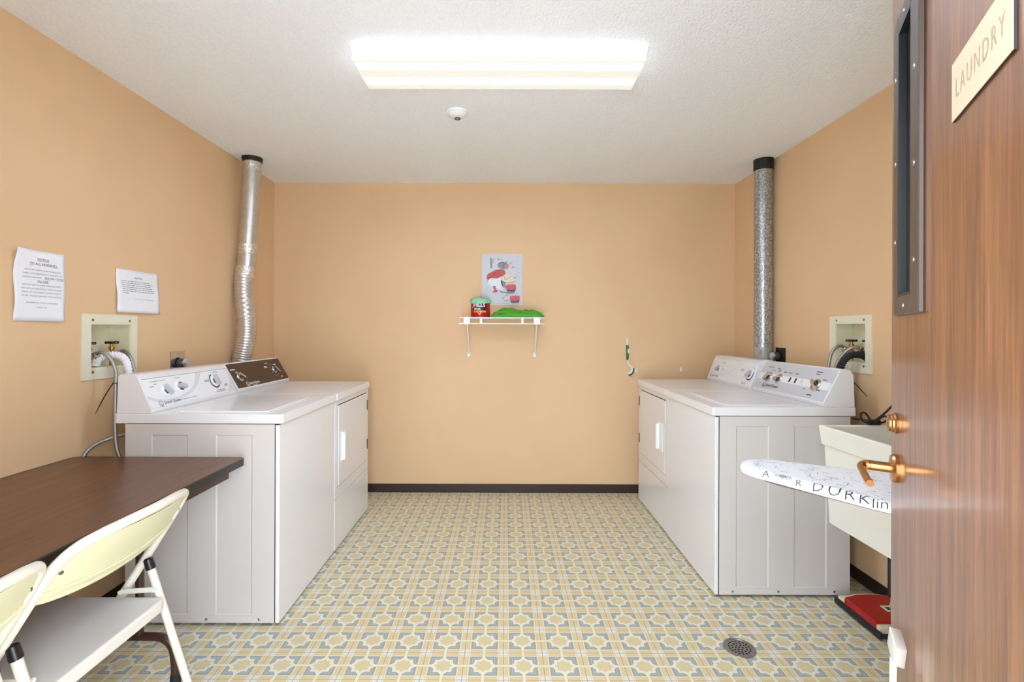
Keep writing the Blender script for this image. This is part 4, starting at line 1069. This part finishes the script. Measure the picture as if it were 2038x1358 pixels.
b = B(); prism(b, [((p - tip).dot(ax) * .90 + .06, (p - tip).dot(pp) * .74) for p in outl], Matrix(((ax.x, pp.x, 0, tip.x), (ax.y, pp.y, 0, tip.y), (0, 0, 1, 0), (0, 0, 0, 1))), ZB - .042, ZB - .030, bev=.001, seg=1); obj('board', b, 'steel', t)
for s, (a0, a1) in ((1, (.30, 1.02)), (-1, (1.0, .54))):
    for d in (-.06, .06):
        q = d if s > 0 else d * .7
        f = tip + ax * a0 + pp * q; g = tip + ax * a1 + pp * q
        b = B(); tube(b, [(f.x, f.y, .012), (*f.lerp(g, .5).xy, .41), (g.x, g.y, ZB - .040)], .010, 10); obj('leg', b, 'cream', t)
    f = tip + ax * a0; b = B(); tube(b, [(*(f - pp * .17).xy, .012), (*(f + pp * .17).xy, .012)], .012, 10); obj('foot_bar', b, 'cream', t)

# ------------------------------------------------------------------ carpet sweeper
t = thing('carpet_sweeper', 'red carpet sweeper with cream trim and black bumper, under the laundry sink', 'carpet sweeper', (1.683, 2.14, 0))
b = B(); bx(b, 1.556, 1.806, 2.018, 2.272, .022, .052, 0, bev=.004, seg=2); obj('body', b, 'ivory', t, wn=True)
b = B()
P = [(-.128, -.105), (.118, -.105), (.118, .085), (.06, .108), (0, .114), (-.06, .108), (-.128, .085)]
m = Matrix.Translation((1.683, 2.14, 0))
prism(b, [(x * .99, y * 1.22) for x, y in P], m, .048, .058, bev=.004, seg=2); tr = obj('cream_trim', b, 'ivory', t, wn=True)
b = B(); prism(b, P, m, .056, .068, bev=.005, seg=2); bx(b, 1.551, 1.566, 2.036, 2.224, .038, .064, bev=.004, seg=2)
obj('lid', b, 'red', t, wn=True)
b = B()
for q in ((1.660, 1.735, 2.108, 2.119), (1.660, 1.735, 2.143, 2.154), (1.660, 1.671, 2.117, 2.145)): bx(b, *q, .066, .0705, bev=.001, seg=1)
obj('slot_trim', b, 'ivory', t)
b = B(); bx(b, 1.671, 1.735, 2.119, 2.143, .067, .0688); obj('slot', b, 'dark', t)
b = B(); bx(b, 1.546, 1.558, 2.004, 2.286, .012, .040, bev=.005, seg=2); bx(b, 1.556, 1.80, 2.004, 2.019, .012, .030, bev=.004, seg=1); bx(b, 1.556, 1.80, 2.271, 2.286, .012, .036, bev=.004, seg=1); obj('bumper', b, 'rubber', t, wn=True)
for x in (1.60, 1.77):
    for y in (2.03, 2.26):
        b = B(); lathe(b, [(.018, -.008), (.020, -.006), (.020, .006), (.018, .008)], axis_frame((x, y, .0202), (0, 1, 0)), 18); obj('wheel', b, 'rubber', t)
b = B(); tube(b, cr([(1.688, 2.131, .069), (1.692, 2.134, .085), (1.700, 2.14, .098), (1.703, 2.146, .115)], 4), .003, 8); obj('bail', b, 'chrome', t)
b = B(); tube(b, [(1.703, 2.146, .112), (1.709, 2.155, .20), (1.722, 2.172, .40), (1.755, 2.192, .80), (1.796, 2.215, 1.12)], [.0115, .011, .0095, .010, .010], 12); obj('pole', b, 'black', t)

# ------------------------------------------------------------------ floor drain
t = thing('floor_drain', 'round metal floor drain with perforated grate in front of the right washer', 'drain', (.951, 1.968, 0))
up = axis_frame((.951, 1.968, 0), (0, 0, 1))
b = B(); lathe(b, [(.052, .0), (.062, .0), (.0615, .003), (.054, .0035), (.053, .001)], up, 40, close=False); obj('rim', b, 'drain', t)
b = B(); lathe(b, [(0, .0022), (.0535, .0022)], up, 40, 0, close=False)
for rr, k in ((0, 1), (.014, 6), (.027, 12), (.040, 18)):
    for j in range(k):
        a = 2 * PI * j / k + rr * 9; c = Vector((rr * math.cos(a), rr * math.sin(a), 0))
        face(b, [up @ (c + Vector((.0043 * math.cos(q * PI / 5), .0043 * math.sin(q * PI / 5), .0026))) for q in range(10)], 1)
obj('grate', b, ['drain', 'dark'], t, recalc=False)

# ------------------------------------------------------------------ the open door (hinged at the right jamb, swung into the room)
E = Vector((.7965, 1.0035, 0)); dd = Vector((.4894, .8721, 0)); nn = Vector((-.8721, .4894, 0))
ANG = math.atan2(dd.y, dd.x)
# door frame: local x from free edge towards hinge, y out of the visible face, z up
DM = Matrix(((-dd.x, nn.x, 0, E.x), (-dd.y, nn.y, 0, E.y), (0, 0, 1, 0), (0, 0, 0, 1)))
def DP(t_, z, n=0.0): return E - dd * t_ + nn * n + Vector((0, 0, z))
door = bpy.data.objects.new('door_1', None); C.objects.link(door); door.empty_display_size = .1
door['kind'] = 'structure'
door.matrix_world = DM; RM['door_1'] = DM
def dbox(b, t0, t1, z0, z1, n0, n1, **k): bx(b, t0, t1, n0, n1, z0, z1, **k)
lt0, lt1, lz0, lz1 = .105, .2053, 1.346, 1.841
b = B()
dbox(b, 0, lt0, .008, 2.04, -.044, 0); dbox(b, lt1, .905, .008, 2.04, -.044, 0); dbox(b, lt0, lt1, .008, lz0, -.044, 0); dbox(b, lt0, lt1, lz1, 2.04, -.044, 0)
dl = obj('door_leaf', b, 'doorwood', door, local=True)
b = B()
o0 = (.0675, .258, 1.311, 1.872); w_ = .0
for q in ((o0[0], lt0, o0[2], o0[3]), (lt1, o0[1], o0[2], o0[3]), (lt0, lt1, o0[2], lz0), (lt0, lt1, lz1, o0[3])): dbox(b, *q, 0, .009, bev=.002, seg=1)
for q in ((lt0 - .002, lt0 + .004, lz0, lz1), (lt1 - .004, lt1 + .002, lz0, lz1), (lt0, lt1, lz0 - .002, lz0 + .004), (lt0, lt1, lz1 - .004, lz1 + .002)): pass
vf = obj('window_frame', b, 'frame', door, local=True)
b = B()
for q in ((lt0 - .002, lt0 + .004, lz0, lz1), (lt1 - .004, lt1 + .002, lz0, lz1), (lt0, lt1, lz0 - .002, lz0 + .004), (lt0, lt1, lz1 - .004, lz1 + .002)): dbox(b, *q, -.012, .0088)
obj('glazing_bead', b, 'black', vf, local=True)
for (tt, zz) in ((.086, 1.45), (.086, 1.60), (.086, 1.76), (.232, 1.40), (.232, 1.56), (.232, 1.72), (.155, 1.328), (.155, 1.856)):
    b = B(); lathe(b, [(.005, 0), (.0045, .0015), (0, .0025)], axis_frame((tt, .009, zz), (0, 1, 0)), 10, close=False); obj('screw', b, 'steel', vf, local=True)
b = B(); dbox(b, lt0, lt1, lz0, lz1, -.010, -.003); obj('window_pane', b, 'glass', door, local=True)
# lever set
b = B(); lathe(b, [(.027, 0), (.0275, .006), (.025, .010), (.016, .012)], axis_frame((.060, 0, 1.013), (0, 1, 0)), 32)
rs = obj('lever_rose', b, 'bronze', door, local=True, ang=25)
b = B(); P = cr([(.060, .008, 1.013), (.060, .030, 1.0135), (.060, .046, 1.014), (.063, .055, 1.014), (.072, .060, 1.013), (.09, .060, 1.011), (.13, .059, 1.006), (.158, .056, 1.002)], 6)
tube(b, P, [.0098] * 14 + [.0094, .0089, .0084, .0080, .0077, .0074, .0071, .0068] + [.0064] * (len(P) - 22), 14)
obj('lever', b, 'bronze', rs, local=True)
b = B(); lathe(b, [(.020, 0), (.0205, .004), (.0185, .006), (.0185, .009), (.0165, .011), (.0165, .014), (.013, .015)], axis_frame((.053, 0, 1.10), (0, 1, 0)), 28); bx(b, .0522, .0538, .0148, .0153, 1.094, 1.106, 1); obj('deadbolt', b, ['bronze', 'dark'], door, local=True, ang=25)
for z in (.2, 1.02, 1.85):
    b = B(); lathe(b, [(.007, -.05), (.007, .05)], axis_frame((.909, .006, z), (0, 0, 1)), 12); obj('hinge', b, 'bronze', door, local=True)
# sign
b = B(); m = Matrix(((-dd.x, 0, nn.x, 0), (-dd.y, 0, nn.y, 0), (0, 1, 0, 0), (0, 0, 0, 1)))
ms = Matrix.Translation(DP(0, 0)) @ m
prism(b, [(.41, 1.5577), (.604, 1.5577), (.604, 1.634), (.41, 1.634)], ms, .0004, .003, 1)
prism(b, [(.4103, 1.558), (.6037, 1.558), (.6037, 1.6337), (.4103, 1.6337)], ms, .003, .0036, 0)
text(b, 'LAUNDRY', .036, lambda u, v: ms @ Vector((u, v, .0040)), 2, .507, 1.584, 'c', width=.158, spacing=1.25, bold=-.008)
settle(tag(obj('door_sign', b, ['plaque', 'vinyl', 'engrave'], None, recalc=False), 'cream plastic sign reading LAUNDRY on the open wooden door', 'sign'))
b = B(); bx(b, .337, .37, YF - .15, YF + .004, 0, 2.06); bx(b, -.58, -.547, YF - .15, YF + .004, 0, 2.06); bx(b, -.58, .37, YF - .15, YF + .004, 2.045, 2.08); struct('trim_1', b, 'frame')

# white-headed pole at the door's free edge
t = thing('upright_pole', 'cream pole with a white block head leaning on the free edge of the door', 'pole', (.688, .868, 0))
b = B(); tube(b, [(.684, .866, .006), (.689, .867, .35), (.694, .868, .70)], [.0062, .006, .0055], 12); obj('pole', b, 'cream', t)
b = B()
H8 = [(.6827, .850, .7296), (.7078, .855, .7203), (.7034, .855, .6868), (.679, .850, .697), (.6998, .885, .7453), (.7257, .890, .736), (.721, .890, .705), (.6953, .885, .7143)]
hv = [b.verts.new(p) for p in H8]
for q in ((0, 1, 2, 3), (4, 7, 6, 5), (0, 4, 5, 1), (3, 2, 6, 7), (0, 3, 7, 4), (1, 5, 6, 2)): b.faces.new([hv[k] for k in q])
bmesh.ops.bevel(b, geom=b.edges[:], offset=.0012, segments=1, affect='EDGES'); obj('head', b, 'blockwhite', t)
b = B(); lathe(b, [(.013, 0), (.014, .01), (.007, .02)], axis_frame((.684, .866, 0), (0, 0, 1)), 14); obj('foot', b, 'cream', t)
